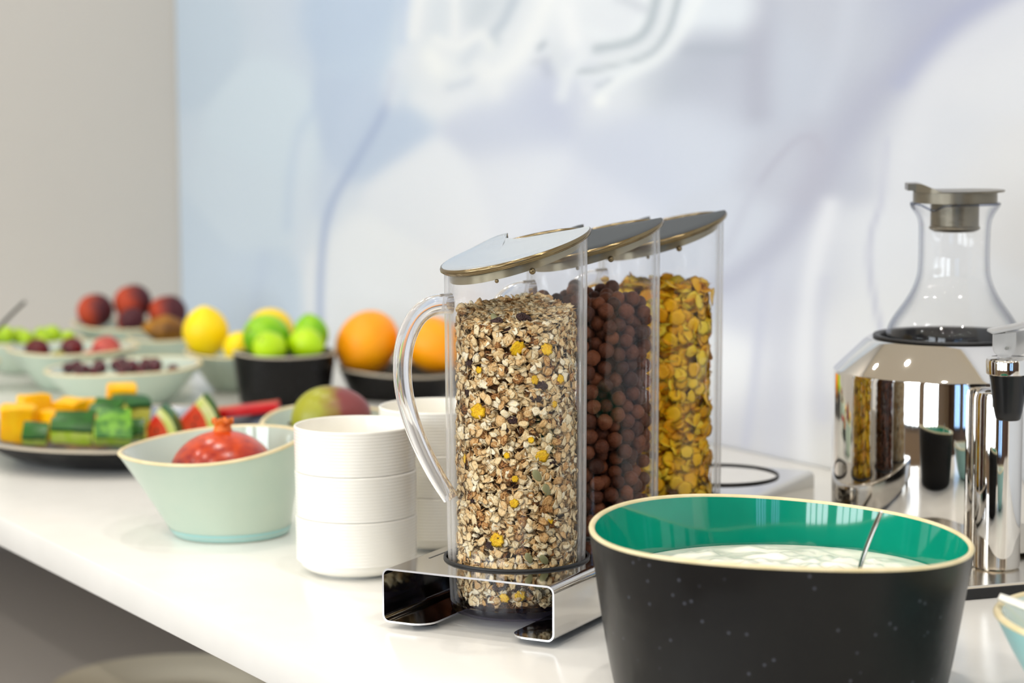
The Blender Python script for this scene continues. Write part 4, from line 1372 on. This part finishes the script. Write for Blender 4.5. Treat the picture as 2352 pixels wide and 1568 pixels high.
OAT = [(0.0, rgb(74, 44, 22)), (0.12, rgb(150, 98, 50)), (0.3, rgb(208, 160, 100)), (0.55, rgb(232, 198, 144)), (0.8, rgb(247, 226, 180)), (1.0, rgb(253, 241, 212))]
CORN = [(0.0, rgb(246, 168, 2)), (0.5, rgb(255, 200, 12)), (1.0, rgb(255, 222, 64))]
CHOC = [(0.0, rgb(60, 28, 14)), (0.5, rgb(90, 46, 25)), (1.0, rgb(122, 68, 40))]
mats_c = {}
for nm, st, ro, mo in (('oat', OAT, 0.75, 0.8), ('corn', CORN, 0.45, 0.5), ('choc', CHOC, 0.6, 0.8)):
    mats_c[nm + '_single'] = attr_mat(nm + ' cereal piece', st, ro, False, mottle=mo, bump=0.9, bscale={'oat': 3.4, 'corn': 5.0, 'choc': 4.5}[nm])
    mats_c[nm + '_heap'] = attr_mat(nm + ' cereal heap', st, ro, True, mottle=mo, bump=0.9, bscale={'oat': 850, 'corn': 600, 'choc': 700}[nm])
raisin_m = mat('wrinkled raisin', rgb(44, 26, 24), 0.4, col2=rgb(78, 52, 50), scale=4, bump=1.0, bscale=5)
chip_m = mat('yellow flake in muesli', rgb(254, 208, 10), 0.5, col2=rgb(238, 178, 4), scale=3, bump=0.6, bscale=5)
seed_m = mat('green grey pumpkin seed', rgb(124, 124, 88), 0.45, col2=rgb(160, 156, 110), scale=200)


def single(name, me, c, p, Rm, size, label, cat, group):
    o = bpy.data.objects.new(name, me)
    o.matrix_world = Matrix.Translation((c.x + p[0], c.y + p[1], ZT + p[2])) @ Matrix([list(Rm[i] * size) + [0] for i in range(3)] + [[0, 0, 0, 1]])
    COL.objects.link(o)
    return tag(o, label, cat, group)


RIN = 0.0493


def shell_points(n, z0, ztop, ell, nrm, depth, rmax=RIN):
    """points just inside the jar wall, pulled in so that a tilted flake does not reach through it"""
    th = rng.uniform(0, 2 * PI, n)
    z = rng.uniform(z0, ztop, n)
    e = np.stack([np.cos(th), np.sin(th), np.zeros(n)], 1)
    N = nrm(e, n)
    N /= np.linalg.norm(N, axis=1, keepdims=True)
    ext = ell * np.sqrt(np.clip(1 - (N * e).sum(1) ** 2, 0.02, 1)) + 0.0008
    r = rmax - ext - rng.random(n) * depth
    return e * r[:, None] + np.array([0, 0, 1.0]) * z[:, None], N, th


# --- muesli
mc = JAR_C[0]
cd = tocam(mc)
ZB = 0.0145
FW2 = np.array([FWD.x, FWD.y]) / math.hypot(FWD.x, FWD.y)


def muesli_top(x, y):
    f = x * FW2[0] + y * FW2[1]
    s = x * RIGHT.x + y * RIGHT.y
    return 0.2420 + 0.16 * f + 0.03 * s + 0.0025 * math.sin(90 * x + 1) * math.cos(80 * y)


def oat_normals(e, n):
    vert = rng.random(n) < 0.42
    jit = rng.normal(0, 0.42, (n, 3))
    return np.where(vert[:, None], np.array([0, 0, 1.0]) + jit * 1.05, e + jit)


oat_t = [flake_template(s, 0.66 + 0.06 * (s % 4), 0.055, 0.26, 0.06 if s % 2 else 0.0, 11, 0.16) for s in range(6)]
NO = 8200
size = rng.uniform(0.0028, 0.0054, NO)
pos, N, th = shell_points(NO, ZB + 0.004, 0.2500, size * 1.15, oat_normals, 0.0045)
ztop = np.array([muesli_top(p[0], p[1]) for p in pos])
ok = pos[:, 2] < ztop - 0.001
pos, N, th, size = pos[ok], N[ok], th[ok], size[ok]
# the heap's top surface and its floor
NT = 1500
tt, rr = rng.uniform(0, 2 * PI, NT), np.sqrt(rng.random(NT)) * (RIN - 0.0055)
tp = np.stack([rr * np.cos(tt), rr * np.sin(tt), np.zeros(NT)], 1)
tp[:, 2] = [muesli_top(a, b) for a, b in tp[:, :2]]
tp[:, 2] += rng.uniform(-0.0030, 0.0015, NT)
tN = np.array([0, 0, 1.0]) + rng.normal(0, 0.35, (NT, 3))
tN /= np.linalg.norm(tN, axis=1, keepdims=True)
pos = np.concatenate([pos, tp])
N = np.concatenate([N, tN])
size = np.concatenate([size, rng.uniform(0.0028, 0.0052, NT)])
tone = np.clip(rng.normal(0.64, 0.20, len(pos)), 0.2, 1)
R = rot_from_normal(N, rng.uniform(0, 2 * PI, len(pos)))
kind = rng.integers(0, 6, len(pos))
# the flakes that show largest: big, facing the camera, outermost
rad = np.hypot(pos[:, 0], pos[:, 1])
facing = (pos[:, 0] * cd[0] + pos[:, 1] * cd[1]) / np.maximum(rad, 1e-6)
look = np.array([cd[0], cd[1], 0.08])
show = size * (0.3 + np.abs(N @ look)) * np.where(facing > 0.15, 1, 0) * np.where(rad > RIN - 0.0075, 1, 0.0)
best = np.argsort(-show)[:290]
rest = np.setdiff1d(np.arange(len(pos)), best)
oat_me = []
for tv, tf in oat_t:
    oat_me.append(merged('oat_flake', [(tv, tf, 0.5)], mats_c['oat_single']))
for i in best:
    single('oat_flake', oat_me[kind[i]], mc, pos[i], R[i], size[i], 'pale oat flake pressed against the wall of the front jar', 'oat flake', 'oat flakes in the front jar')
parts = []
for k in range(6):
    s = rest[kind[rest] == k]
    parts.append(batch(oat_t[k][0], oat_t[k][1], R[s], size[s], pos[s], tone[s]))
# a core that closes the gaps, coloured dark for the shade inside the heap
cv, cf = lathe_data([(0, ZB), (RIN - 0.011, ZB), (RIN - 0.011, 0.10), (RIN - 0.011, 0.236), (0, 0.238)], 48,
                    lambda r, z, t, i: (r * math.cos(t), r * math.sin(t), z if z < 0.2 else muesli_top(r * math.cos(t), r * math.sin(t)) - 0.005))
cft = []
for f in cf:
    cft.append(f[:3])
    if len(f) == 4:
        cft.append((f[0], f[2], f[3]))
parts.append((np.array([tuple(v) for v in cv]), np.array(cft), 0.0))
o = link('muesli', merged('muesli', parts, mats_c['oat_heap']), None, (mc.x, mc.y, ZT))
tag(o, 'oat muesli filling the front clear jar', 'muesli', None, 'stuff')


# raisins and yellow flakes that can be picked out of it
def on_wall(px_side, z, inset, size):
    """a spot on the jar wall: px_side from -1 (left as the jar is seen) to 1"""
    a = math.asin(max(-1, min(1, px_side)))
    lx, ly = RIGHT.x, RIGHT.y
    e = np.array([cd[0] * math.cos(a) + lx * math.sin(a), cd[1] * math.cos(a) + ly * math.sin(a), 0])
    e /= np.linalg.norm(e)
    return e * (RIN - inset) + np.array([0, 0, z]), e


def raisin_fn(q, t):
    k = 1 + 0.10 * math.sin(5 * t + 3 * q.z) + 0.07 * math.sin(9 * t - 6 * q.z)
    return Vector((q.x * 0.72 * k, q.y * 1.3, q.z * 0.62 * k))


v, f = sphere_data(1.0, 22, 14, raisin_fn)
raisin_me = mesh('raisin', v, f, raisin_m)
raisins, chips, seeds = [], [], []
for i, (sx, z, s, inset) in enumerate(((0.12, 0.2290, 0.0062, 0.009), (-0.42, 0.2360, 0.0058, 0.011), (0.20, 0.2400, 0.0050, 0.018), (-0.10, 0.2325, 0.0045, 0.009), (-0.82, 0.2050, 0.0042, 0.005), (0.42, 0.1900, 0.0050, 0.0045),
                                       (-0.05, 0.1630, 0.0046, 0.005), (0.34, 0.1790, 0.0040, 0.005), (-0.86, 0.1820, 0.0036, 0.005), (-0.20, 0.1560, 0.0036, 0.005), (-0.78, 0.0990, 0.0038, 0.005), (0.62, 0.1290, 0.0042, 0.005),
                                       (-0.30, 0.0330, 0.0052, 0.0055), (0.02, 0.0330, 0.0052, 0.0055), (-0.45, 0.0640, 0.0040, 0.005), (0.70, 0.0930, 0.0034, 0.005))):
    p, e = on_wall(sx, z, inset + s * 0.1, s)
    Rm = rot_from_normal((e + rng.normal(0, 0.15, 3))[None], np.array([rng.uniform(1.0, 2.2)]))[0]
    raisins.append(single('raisin', raisin_me, mc, p, Rm, s, 'dark wrinkled raisin among the oats in the front jar', 'raisin', 'raisins in the front jar'))
chip_t = flake_template(91, 0.85, 0.06, 0.18, 0, 18, 0.10)
chip_me = merged('yellow_flake', [(chip_t[0], chip_t[1], 0.5)], chip_m)
for i, (sx, z, s) in enumerate(((0.03, 0.2185, 0.0068), (0.50, 0.2170, 0.0056), (-0.62, 0.1690, 0.0066), (0.30, 0.1940, 0.0040), (0.42, 0.1350, 0.0058), (-0.32, 0.0700, 0.0062), (-0.04, 0.0990, 0.0040), (0.06, 0.0270, 0.0050), (-0.20, 0.0250, 0.0048),
                                (-0.84, 0.1300, 0.0044), (-0.60, 0.2010, 0.0030), (0.72, 0.1930, 0.0040), (-0.15, 0.1360, 0.0028), (0.55, 0.0840, 0.0032), (-0.76, 0.0560, 0.0026), (0.24, 0.1480, 0.0028), (-0.02, 0.1180, 0.0030), (0.62, 0.1740, 0.0030))):
    p, e = on_wall(sx, z, 0.0016 + s * 0.12, s)
    Rm = rot_from_normal((e + rng.normal(0, 0.22, 3))[None], np.array([rng.uniform(0, 6.2)]))[0]
    chips.append(single('yellow_flake', chip_me, mc, p, Rm, s, 'bright yellow corn flake among the oats in the front jar', 'corn flake', 'yellow flakes in the front jar'))
v, f = sphere_data(1.0, 16, 10, lambda q, t: Vector((q.x * 0.55, q.y, q.z * 0.28)))
pump_me = mesh('pumpkin_seed', v, f, seed_m)
for sx, z, s in ((0.50, 0.1080, 0.0062), (0.34, 0.1200, 0.0056), (0.20, 0.0560, 0.0050), (0.45, 0.0540, 0.0052), (-0.55, 0.2390, 0.0050), (0.38, 0.0340, 0.0052)):
    p, e = on_wall(sx, z, 0.0028 if z < .22 else 0.02, s)
    Rm = rot_from_normal((e + rng.normal(0, 0.15, 3))[None], np.array([rng.uniform(0.3, 1.2)]))[0]
    seeds.append(single('pumpkin_seed', pump_me, mc, p, Rm, s, 'flat greenish seed among the oats in the front jar', 'seed', 'seeds in the front jar'))

def high(o):
    return -o.matrix_basis.translation.z


label_in_order(raisins, high, 'dark wrinkled raisin, %s from the top among the oats in the front jar')
label_in_order(chips, high, 'bright yellow flake, %s from the top among the oats in the front jar')
label_in_order(seeds, high, 'flat greenish seed, %s from the top among the oats in the front jar')

# --- chocolate balls, packed by letting spheres push each other apart
cc = JAR_C[1]
cd1 = tocam(cc)
NB = 900
br = rng.uniform(0.0057, 0.0067, NB)
H1 = 0.2440
a, r0 = rng.uniform(0, 2 * PI, NB), np.sqrt(rng.random(NB)) * (RIN - 0.007)
bp = np.stack([r0 * np.cos(a), r0 * np.sin(a), rng.uniform(ZB + 0.007, H1 - 0.004, NB)], 1)
for it in range(130):
    D = bp[:, None, :] - bp[None, :, :]
    d2 = (D ** 2).sum(-1) + np.eye(NB)
    dist = np.sqrt(d2)
    over = np.clip((br[:, None] + br[None, :]) - dist, 0, None)
    np.fill_diagonal(over, 0)
    bp += (D / dist[..., None] * (over * 0.26)[..., None]).sum(1)
    rr = np.hypot(bp[:, 0], bp[:, 1])
    lim = RIN - br
    k = np.where(rr > lim, lim / np.maximum(rr, 1e-6), 1.0)
    bp[:, 0] *= k
    bp[:, 1] *= k
    bp[:, 2] = np.clip(bp[:, 2], ZB + br, H1 + 0.006)
choc_me = []
for s in range(4):
    r_ = random.Random(s + 40)
    bm = bmesh.new()
    bmesh.ops.create_icosphere(bm, subdivisions=3, radius=1.0)
    for vv in bm.verts:
        nz = noise.noise(vv.co * 1.6 + Vector((s * 7, 0, 0))) * 0.09 + noise.noise(vv.co * 5 + Vector((s * 3, 2, 0))) * 0.03
        vv.co *= 1 + nz
    me = bpy.data.meshes.new('chocolate_ball')
    bm.to_mesh(me)
    bm.free()
    me.polygons.foreach_set('use_smooth', [True] * len(me.polygons))
    me.materials.append(mats_c['choc_single'])
    choc_me.append(me)
rad = np.hypot(bp[:, 0], bp[:, 1])
face1 = bp[:, 0] * cd1[0] + bp[:, 1] * cd1[1]
show = np.where(rad > RIN - 0.016, face1, face1 - 0.06) + np.where(bp[:, 2] > H1 - 0.012, 0.05, 0)
best = np.argsort(-show)[:260]
rest = np.setdiff1d(np.arange(NB), best)
qa = rng.uniform(0, 2 * PI, NB)
Rb = rot_from_normal(rng.normal(0, 1, (NB, 3)), qa)
for n_, i in enumerate(best):
    single('chocolate_ball', choc_me[n_ % 4], cc, bp[i], Rb[i], br[i], 'round brown chocolate cereal ball in the middle jar', 'cereal', 'chocolate balls in the middle jar')
bm = bmesh.new()
bmesh.ops.create_icosphere(bm, subdivisions=2, radius=1.0)
iv = np.array([tuple(v.co) for v in bm.verts])
ifc = np.array([[v.index for v in f.verts] for f in bm.faces])
bm.free()
o = link('chocolate_cereal', merged('chocolate_cereal', [batch(iv, ifc, Rb[rest], br[rest], bp[rest], rng.random(len(rest)))], mats_c['choc_heap']), None, (cc.x, cc.y, ZT))
tag(o, 'heap of chocolate cereal balls deep inside the middle jar', 'cereal', None, 'stuff')

# --- corn flakes
fc = JAR_C[2]
cd2 = tocam(fc)


def corn_normals(e, n):
    k = rng.random(n)
    jit = rng.normal(0, 0.30, (n, 3))
    return np.where((k < 0.45)[:, None], np.array([0, 0, 1.0]) + jit * 1.2, e + jit * 1.1)


corn_t = [flake_template(200 + s, 0.94, 0.045, 0.24, 0.0, 16, 0.05) for s in range(5)]
NC = 2300
size = rng.uniform(0.0068, 0.0090, NC)
H2 = 0.2400
pos, N, th = shell_points(NC, ZB + 0.0095, H2 - 0.004, size * 1.10, corn_normals, 0.010, 0.0486)
NT = 150
tt, rr = rng.uniform(0, 2 * PI, NT), np.sqrt(rng.random(NT)) * (RIN - 0.010)
tp = np.stack([rr * np.cos(tt), rr * np.sin(tt), H2 + rng.uniform(-0.006, 0.005, NT)], 1)
tN = np.array([0, 0, 1.0]) + rng.normal(0, 0.5, (NT, 3))
pos, N = np.concatenate([pos, tp]), np.concatenate([N, tN])
N /= np.linalg.norm(N, axis=1, keepdims=True)
size = np.concatenate([size, rng.uniform(0.0068, 0.0088, NT)])
R = rot_from_normal(N, rng.uniform(0, 2 * PI, len(pos)))
kind = rng.integers(0, 5, len(pos))
rad = np.hypot(pos[:, 0], pos[:, 1])
facing = (pos[:, 0] * cd2[0] + pos[:, 1] * cd2[1]) / np.maximum(rad, 1e-6)
show = (0.3 + np.abs(N @ np.array([cd2[0], cd2[1], 0.1]))) * np.where(facing > 0.0, 1, 0.05) * np.where(rad > RIN - 0.012, 1, 0.3) + np.where(pos[:, 2] > H2 - 0.003, 0.6, 0)
best = np.argsort(-show)[:280]
rest = np.setdiff1d(np.arange(len(pos)), best)
corn_me = [merged('corn_flake', [(tv, tf, 0.5)], mats_c['corn_single']) for tv, tf in corn_t]
for i in best:
    single('corn_flake', corn_me[kind[i]], fc, pos[i], R[i], size[i], 'round golden corn flake in the rear jar', 'corn flake', 'corn flakes in the rear jar')
parts = []
for k in range(5):
    s = rest[kind[rest] == k]
    parts.append(batch(corn_t[k][0], corn_t[k][1], R[s], size[s], pos[s], rng.random(len(s))))
cv, cf = lathe_data([(0, ZB), (RIN - 0.018, ZB), (RIN - 0.018, H2 - 0.008), (0, H2 - 0.006)], 40)
cft = []
for f in cf:
    cft.append(f[:3])
    if len(f) == 4:
        cft.append((f[0], f[2], f[3]))
parts.append((np.array([tuple(v) for v in cv]), np.array(cft), 0.0))
o = link('corn_flake_heap', merged('corn_flake_heap', parts, mats_c['corn_heap']), None, (fc.x, fc.y, ZT))
tag(o, 'heap of corn flakes deep inside the rear jar', 'cereal', None, 'stuff')

# ------------------------------------------------------------------ drink dispenser
DC = Vector((-1.4386, 0.6792, ZT))
disp = empty('drink_dispenser', DC, 'chrome drink dispenser with a black tap, a glass carafe sunk in its top', 'dispenser')


def loc(x, y, z=0.0):
    return (x - DC.x, y - DC.y, z)


# base plate: rounded rectangle
def round_rect(hx, hy, r, n=8):
    p = []
    for cx, cy, a0 in ((hx - r, hy - r, 0), (-hx + r, hy - r, PI / 2), (-hx + r, -hy + r, PI), (hx - r, -hy + r, 1.5 * PI)):
        for i in range(n + 1):
            a = a0 + PI / 2 * i / n
            p.append((cx + r * math.cos(a), cy + r * math.sin(a)))
    return p


def plate(name, hx, hy, r, z0, z1, m, parent, cx, cy, rz, inset=0.0006):
    o0 = round_rect(hx, hy, r)
    o1 = round_rect(hx - inset, hy - inset, r - inset)
    n = len(o0)
    vs = [(x, y, z0) for x, y in o0] + [(x, y, z1 - inset) for x, y in o0] + [(x, y, z1) for x, y in o1]
    fs = [tuple(reversed(range(n))), tuple(range(2 * n, 3 * n))]
    for i in range(n):
        i2 = (i + 1) % n
        fs += [(i, i2, n + i2, n + i), (n + i, n + i2, 2 * n + i2, 2 * n + i)]
    return make(name, vs, fs, m, parent, loc(cx, cy), (0, 0, rz), sharp=40)


BCX, BCY, BRZ = -1.391, 0.640, -0.232
plate('base_foot', 0.135, 0.145, 0.075, 0.0003, 0.0090, M['black_rubber'], disp, BCX, BCY, BRZ)
plate('base_plate', 0.134, 0.144, 0.074, 0.0090, 0.0112, M['brushed'], disp, BCX, BCY, BRZ)
lathe('body', [(0, 0.0115), (0.100, 0.0115), (0.1055, 0.0150), (0.1065, 0.020), (0.1065, 0.1610), (0.1058, 0.1640), (0.1042, 0.1660), (0.0790, 0.1905), (0.0760, 0.1925), (0.0700, 0.1930), (0.0648, 0.1930), (0.0648, 0.1480), (0, 0.1480)],
      M['chrome'], disp, seg=128, sharp=25)
lathe('collar', [(0.0700, 0.1928), (0.0712, 0.1940), (0.0705, 0.1955), (0.0680, 0.1955), (0.0645, 0.1945), (0.0640, 0.1930), (0.0640, 0.1488), (0, 0.1488)], M['black_rubber'], disp, seg=96, sharp=30)
# pillar and tap at the front
PX, PY = -1.3179, 0.6186
lathe('pillar', [(0, 0.0113), (0.0185, 0.0113), (0.0200, 0.0130), (0.0203, 0.0160), (0.0203, 0.1560), (0.0190, 0.1610), (0.0150, 0.1640), (0, 0.1650)], M['chrome'], disp, loc(PX, PY), seg=64)
from_bm('pillar_bridge', box_bm((0.085, -0.012, 0.030), (0.125, 0.012, 0.150), 0.004), M['chrome'], disp, None, (0, 0, math.atan2(PY - DC.y, PX - DC.x)))
TX, TY = -1.2880, 0.6000
tap = make('tap', *lathe_data([(0, 0.1425), (0.0092, 0.1425), (0.0102, 0.1437), (0.0116, 0.1500), (0.0160, 0.1780), (0.0163, 0.1803), (0, 0.1803)], 48), M['black_plastic'], disp, loc(TX, TY), sharp=40)
lathe('tap_cap', [(0, 0.1803), (0.0172, 0.1803), (0.0184, 0.1812), (0.0188, 0.1910), (0.0180, 0.1932), (0.0150, 0.1945), (0, 0.1950)], M['chrome'], tap, seg=64)
back = Vector((PX - TX, PY - TY, 0))
tube('tap_neck', [(0, 0, 0.1660), (back.x * 0.6, back.y * 0.6, 0.1640)], 0.0085, M['black_plastic'], tap, seg=20)
r2 = Vector((RIGHT.x, RIGHT.y, 0)).normalized()
v, f = tube_data([r2 * 0.010 + Vector((0, 0, 0.1700)), r2 * 0.0165 + Vector((0, 0, 0.1700)), r2 * 0.0170 + Vector((0, 0, 0.1700)), r2 * 0.0220 + Vector((0, 0, 0.1700)), r2 * 0.0225 + Vector((0, 0, 0.1700)), r2 * 0.060 + Vector((0, 0, 0.1700))],
                 [0.0072, 0.0078, 0.0095, 0.0100, 0.0078, 0.0074], 24)
make('side_arm', v, f, M['black_plastic'], tap, sharp=40)
# clear lever on the cap: two rounded cheeks with a pin, and a bar rising to the right
lever = bpy.data.objects.new('lever', None)
COL.objects.link(lever)
lever.parent = disp
lever.location = loc(TX, TY, 0.1945)
lever.rotation_euler = (0, 0, math.atan2(r2.y, r2.x))


def cheek(x, y):
    o_ = []
    for i in range(17):
        a = PI + PI * i / 16
        o_.append((x + 0.0095 * math.cos(a), 0.0100 + 0.0098 * math.sin(a)))
    o_ += [(x + 0.0095, 0.0215), (x - 0.0095, 0.0195)]
    n = len(o_)
    vs = [(a, y - 0.0012, b) for a, b in o_] + [(a, y + 0.0012, b) for a, b in o_]
    fs = [tuple(range(n)), tuple(reversed(range(n, 2 * n)))] + [(i, i + n, (i + 1) % n + n, (i + 1) % n) for i in range(n)]
    make('cheek', vs, fs, M['frosted'], lever, sharp=30)


cheek(-0.0060, -0.0075)
cheek(0.0080, 0.0085)
bm = box_bm((-0.0165, -0.0105, 0.0), (0.085, 0.0115, 0.0026), 0.001)
for vv in bm.verts:
    vv.co.z += 0.0198 + 0.27 * max(0, vv.co.x + 0.0165) * (0.75 if vv.co.x > 0 else 0.6)
from_bm('lever_bar', bm, M['frosted'], lever)
tube('pin', [(-0.0050, -0.0105, 0.0085), (0.0040, 0.0110, 0.0085)], 0.0014, M['spoon'], lever, seg=12)

# carafe standing in the dispenser
WELL = 0.0440
car = empty('glass_carafe', (DC.x, DC.y, ZT + 0.1934 - WELL), 'clear glass carafe with a grey stopper, rising from the chrome dispenser', 'carafe')
LIP = 0.1195 + WELL
sp_dir = math.atan2(-RIGHT.y, -RIGHT.x) + 0.42        # the pouring lip points to the left of the picture, a little forward
cprof = [(0.0560, 0.0006), (0.0590, 0.0020), (0.0600, 0.0060), (0.0600, 0.0300)]
cprof += [(r, z + WELL) for r, z in ((0.0596, 0.0000), (0.0580, 0.0080), (0.0552, 0.0145), (0.0500, 0.0225), (0.0425, 0.0330), (0.0365, 0.0440), (0.0328, 0.0550), (0.0317, 0.0650),
         (0.0315, 0.0800), (0.0318, 0.0950), (0.0325, 0.1030), (0.0345, 0.1090), (0.0375, 0.1140), (0.0398, 0.1175), (0.0402, 0.1195), (0.0394, 0.1205), (0.0384, 0.1195))]
cprof = [tuple(p)[:2] for p in smooth_path([(r, z, 0) for r, z in cprof], 3)]
inner = [(r - 0.0022, z + (0.0018 if z < 0.003 else 0)) for r, z in reversed(cprof[:-9])]
full = cprof + inner + [(0.030, 0.0030)]


def lip_fn(r, z, t, i):
    d = (t - sp_dir + PI) % (2 * PI) - PI
    w = max(0.0, (z - WELL - 0.088) / 0.0315) ** 1.4
    ex = math.exp(-(d / 0.30) ** 2)
    dip = math.exp(-(abs(d) - 0.42) ** 2 / 0.05)
    rr = r + 0.0030 * ex * w - 0.0035 * dip * w
    return (rr * math.cos(t), rr * math.sin(t), z + 0.0008 * ex * w - 0.0052 * dip * w)


lathe('glass_body', [(0, 0.0008)] + full + [(0, 0.0030)], M['carafe_glass'], car, seg=128, fn=lip_fn, sharp=60)
lipp = []
for k in range(129):
    t = 2 * PI * k / 128
    lipp.append(lip_fn(0.0394, LIP + 0.0002, t, 0))
v, f = tube_data(lipp, 0.0011, 8, cap=False)
make('glass_lip', v, f, M['glass_lip'], car, sharp=80)
stp = make('stopper', *lathe_data([(r, z + WELL) for r, z in ((0, 0.0945), (0.0180, 0.0945), (0.0215, 0.0962), (0.0228, 0.0975), (0.0224, 0.0990), (0.0215, 0.1000), (0.0215, 0.1205), (0.0372, 0.1205), (0.0372, 0.1302), (0, 0.1302))], 64), M['stopper'], car, sharp=30)
# cover plate, its pouring end curled up over the lip
nx_, ny_ = 24, 9
vs, fs = [], []
for lay in range(2):
    for i in range(nx_ + 1):
        a = -1 + 2 * i / nx_
        hw = math.sqrt(max(0.02, 1 - abs(a) ** 3.2)) * 0.0375
        if a < -0.55:
            hw = max(0.0175, hw * (1 - 0.55 * (-(a + 0.55) / 0.45)))
        x = a * 0.0432
        zz = 0.1303 + (0.0 if a > -0.30 else 0.0070 * (1 - math.cos(PI * min(1, (-0.30 - a) / 0.50))) / 2) + 0.0006 * a
        for j in range(ny_ + 1):
            b = -1 + 2 * j / ny_
            vs.append((x, b * hw, WELL + (zz + 0.0011 if lay else (0.1303 if a > -0.88 else 0.1318))))
Nn = (nx_ + 1) * (ny_ + 1)
for i in range(nx_):
    for j in range(ny_):
        q = (i * (ny_ + 1) + j, (i + 1) * (ny_ + 1) + j, (i + 1) * (ny_ + 1) + j + 1, i * (ny_ + 1) + j + 1)
        fs += [tuple(reversed(q)), tuple(Nn + k for k in q)]
ring = [i * (ny_ + 1) for i in range(nx_ + 1)] + [nx_ * (ny_ + 1) + j for j in range(1, ny_ + 1)] + [i * (ny_ + 1) + ny_ for i in range(nx_ - 1, -1, -1)] + [j for j in range(ny_ - 1, 0, -1)]
for k in range(len(ring)):
    a, b = ring[k], ring[(k + 1) % len(ring)]
    fs.append((a, b, b + Nn, a + Nn))
make('cover_plate', vs, fs, M['stopper'], stp, None, (0, 0, math.atan2(RIGHT.y, RIGHT.x) - 0.10), sharp=40)

# ------------------------------------------------------------------ yogurt and spoons
YZ = 0.0790
yr = 0.1195
bm_v, bm_f = [], []
NR, NA = 40, 96
bm_v.append((0, 0, YZ))
for i in range(1, NR + 1):
    for k in range(NA):
        t = 2 * PI * k / NA
        r = yr * i / NR
        x, y = r * math.cos(t), r * math.sin(t)
        f_ = x * FW2[0] + y * FW2[1]
        s_ = x * RIGHT.x + y * RIGHT.y
        fade = min(1, (1 - i / NR) * 5)
        n1 = noise.noise(Vector((s_ * 30, f_ * 34, 1.3)))
        n2 = abs(noise.noise(Vector((s_ * 62 + 3, f_ * 55, 4.0))))
        lump = 0.0100 * math.exp(-((s_ + 0.012) / 0.052) ** 2 - ((f_ + 0.005) / 0.055) ** 2) + 0.0040 * n1 + 0.0060 * n2
        bm_v.append((x, y, YZ + fade * max(-0.001, lump)))
for k in range(NA):
    bm_f.append((0, 1 + k, 1 + (k + 1) % NA))
for i in range(NR - 1):
    for k in range(NA):
        a, b = 1 + i * NA + k, 1 + i * NA + (k + 1) % NA
        bm_f.append((a, a + NA, b + NA, b))
b0 = len(bm_v)
for k in range(NA):
    t = 2 * PI * k / NA
    bm_v.append((0.1065 * math.cos(t), 0.1065 * math.sin(t), 0.024))
bm_v.append((0, 0, 0.024))
for k in range(NA):
    k2 = (k + 1) % NA
    bm_f.append((1 + (NR - 1) * NA + k, b0 + k, b0 + k2, 1 + (NR - 1) * NA + k2))
    bm_f.append((b0 + k, b0 + NA, b0 + k2))
o = make('yogurt', bm_v, bm_f, M['yogurt'], None, (-1.1407, 0.2412, ZT), sharp=80)
tag(o, 'lumpy white yogurt in the big black and teal bowl', 'yogurt')


def spoon(name, tip, tail, width, thick, m, label, bowl_len=0.05, bowl_w=0.017, cat='spoon'):
    """tip: end of the handle, tail: where the bowl of the spoon lies"""
    tip, tail = Vector(tip), Vector(tail)
    root = empty(name, tail, label, cat)
    d = tip - tail
    L = d.length
    d.normalize()
    side = d.cross(Vector((0, 0, 1))).normalized()
    up = side.cross(d).normalized()
    vs, fs = [], []
    n, sg = 16, 12
    for i in range(n + 1):
        u = i / n
        w = width * (0.62 + 0.38 * u ** 1.5) * (1 if i < n else 0.55) * (0.9 if i == n - 1 else 1)
        c = d * (L * u) + up * (0.006 * math.sin(PI * u) * L / 0.15)
        for k in range(sg):
            a = 2 * PI * k / sg
            vs.append(c + side * (w / 2 * math.cos(a)) + up * (thick / 2 * math.sin(a)))
    for i in range(n):
        for k in range(sg):
            k2 = (k + 1) % sg
            fs.append((i * sg + k, i * sg + k2, (i + 1) * sg + k2, (i + 1) * sg + k))
    fs += [tuple(reversed(range(sg))), tuple(n * sg + k for k in range(sg))]
    make('handle', vs, fs, m, root, sharp=60)
    v, f = lathe_data([(0, -0.35), (0.55, -0.30), (0.9, -0.12), (1.0, 0.0), (0.93, 0.0), (0.84, -0.08), (0.5, -0.24), (0, -0.28)], 24)
    Rm = Matrix((d, side, up)).transposed()
    vv = [Rm @ Vector((x * bowl_len / 2 - bowl_len * 0.42, y * bowl_w, z * bowl_w * 0.8)) for x, y, z in v]
    make('spoon_bowl', vv, f, m, root, sharp=50)
    return root


spoon('yogurt_spoon', (-1.1042, 0.2999, ZT + 0.1258), (-1.1133, 0.2823, ZT + 0.0603), 0.0090, 0.0026, M['spoon'], 'steel spoon standing in the white yogurt', 0.05, 0.018)
spoon('serving_spoon', (-2.9700, 0.3500, ZT + 0.1270), (-3.0050, 0.2880, ZT + 0.0440), 0.0150, 0.0050, M['dark_spoon'], 'dark steel spoon leaning out of the bowl at the left end', 0.045, 0.017)
spoon('china_spoon', (-1.0060, 0.3140, ZT + 0.0840), (-0.9250, 0.3860, ZT + 0.0350), 0.0165, 0.0050, M['white_china'], 'white china spoon resting on the rim of the pale blue green bowl', 0.05, 0.02)
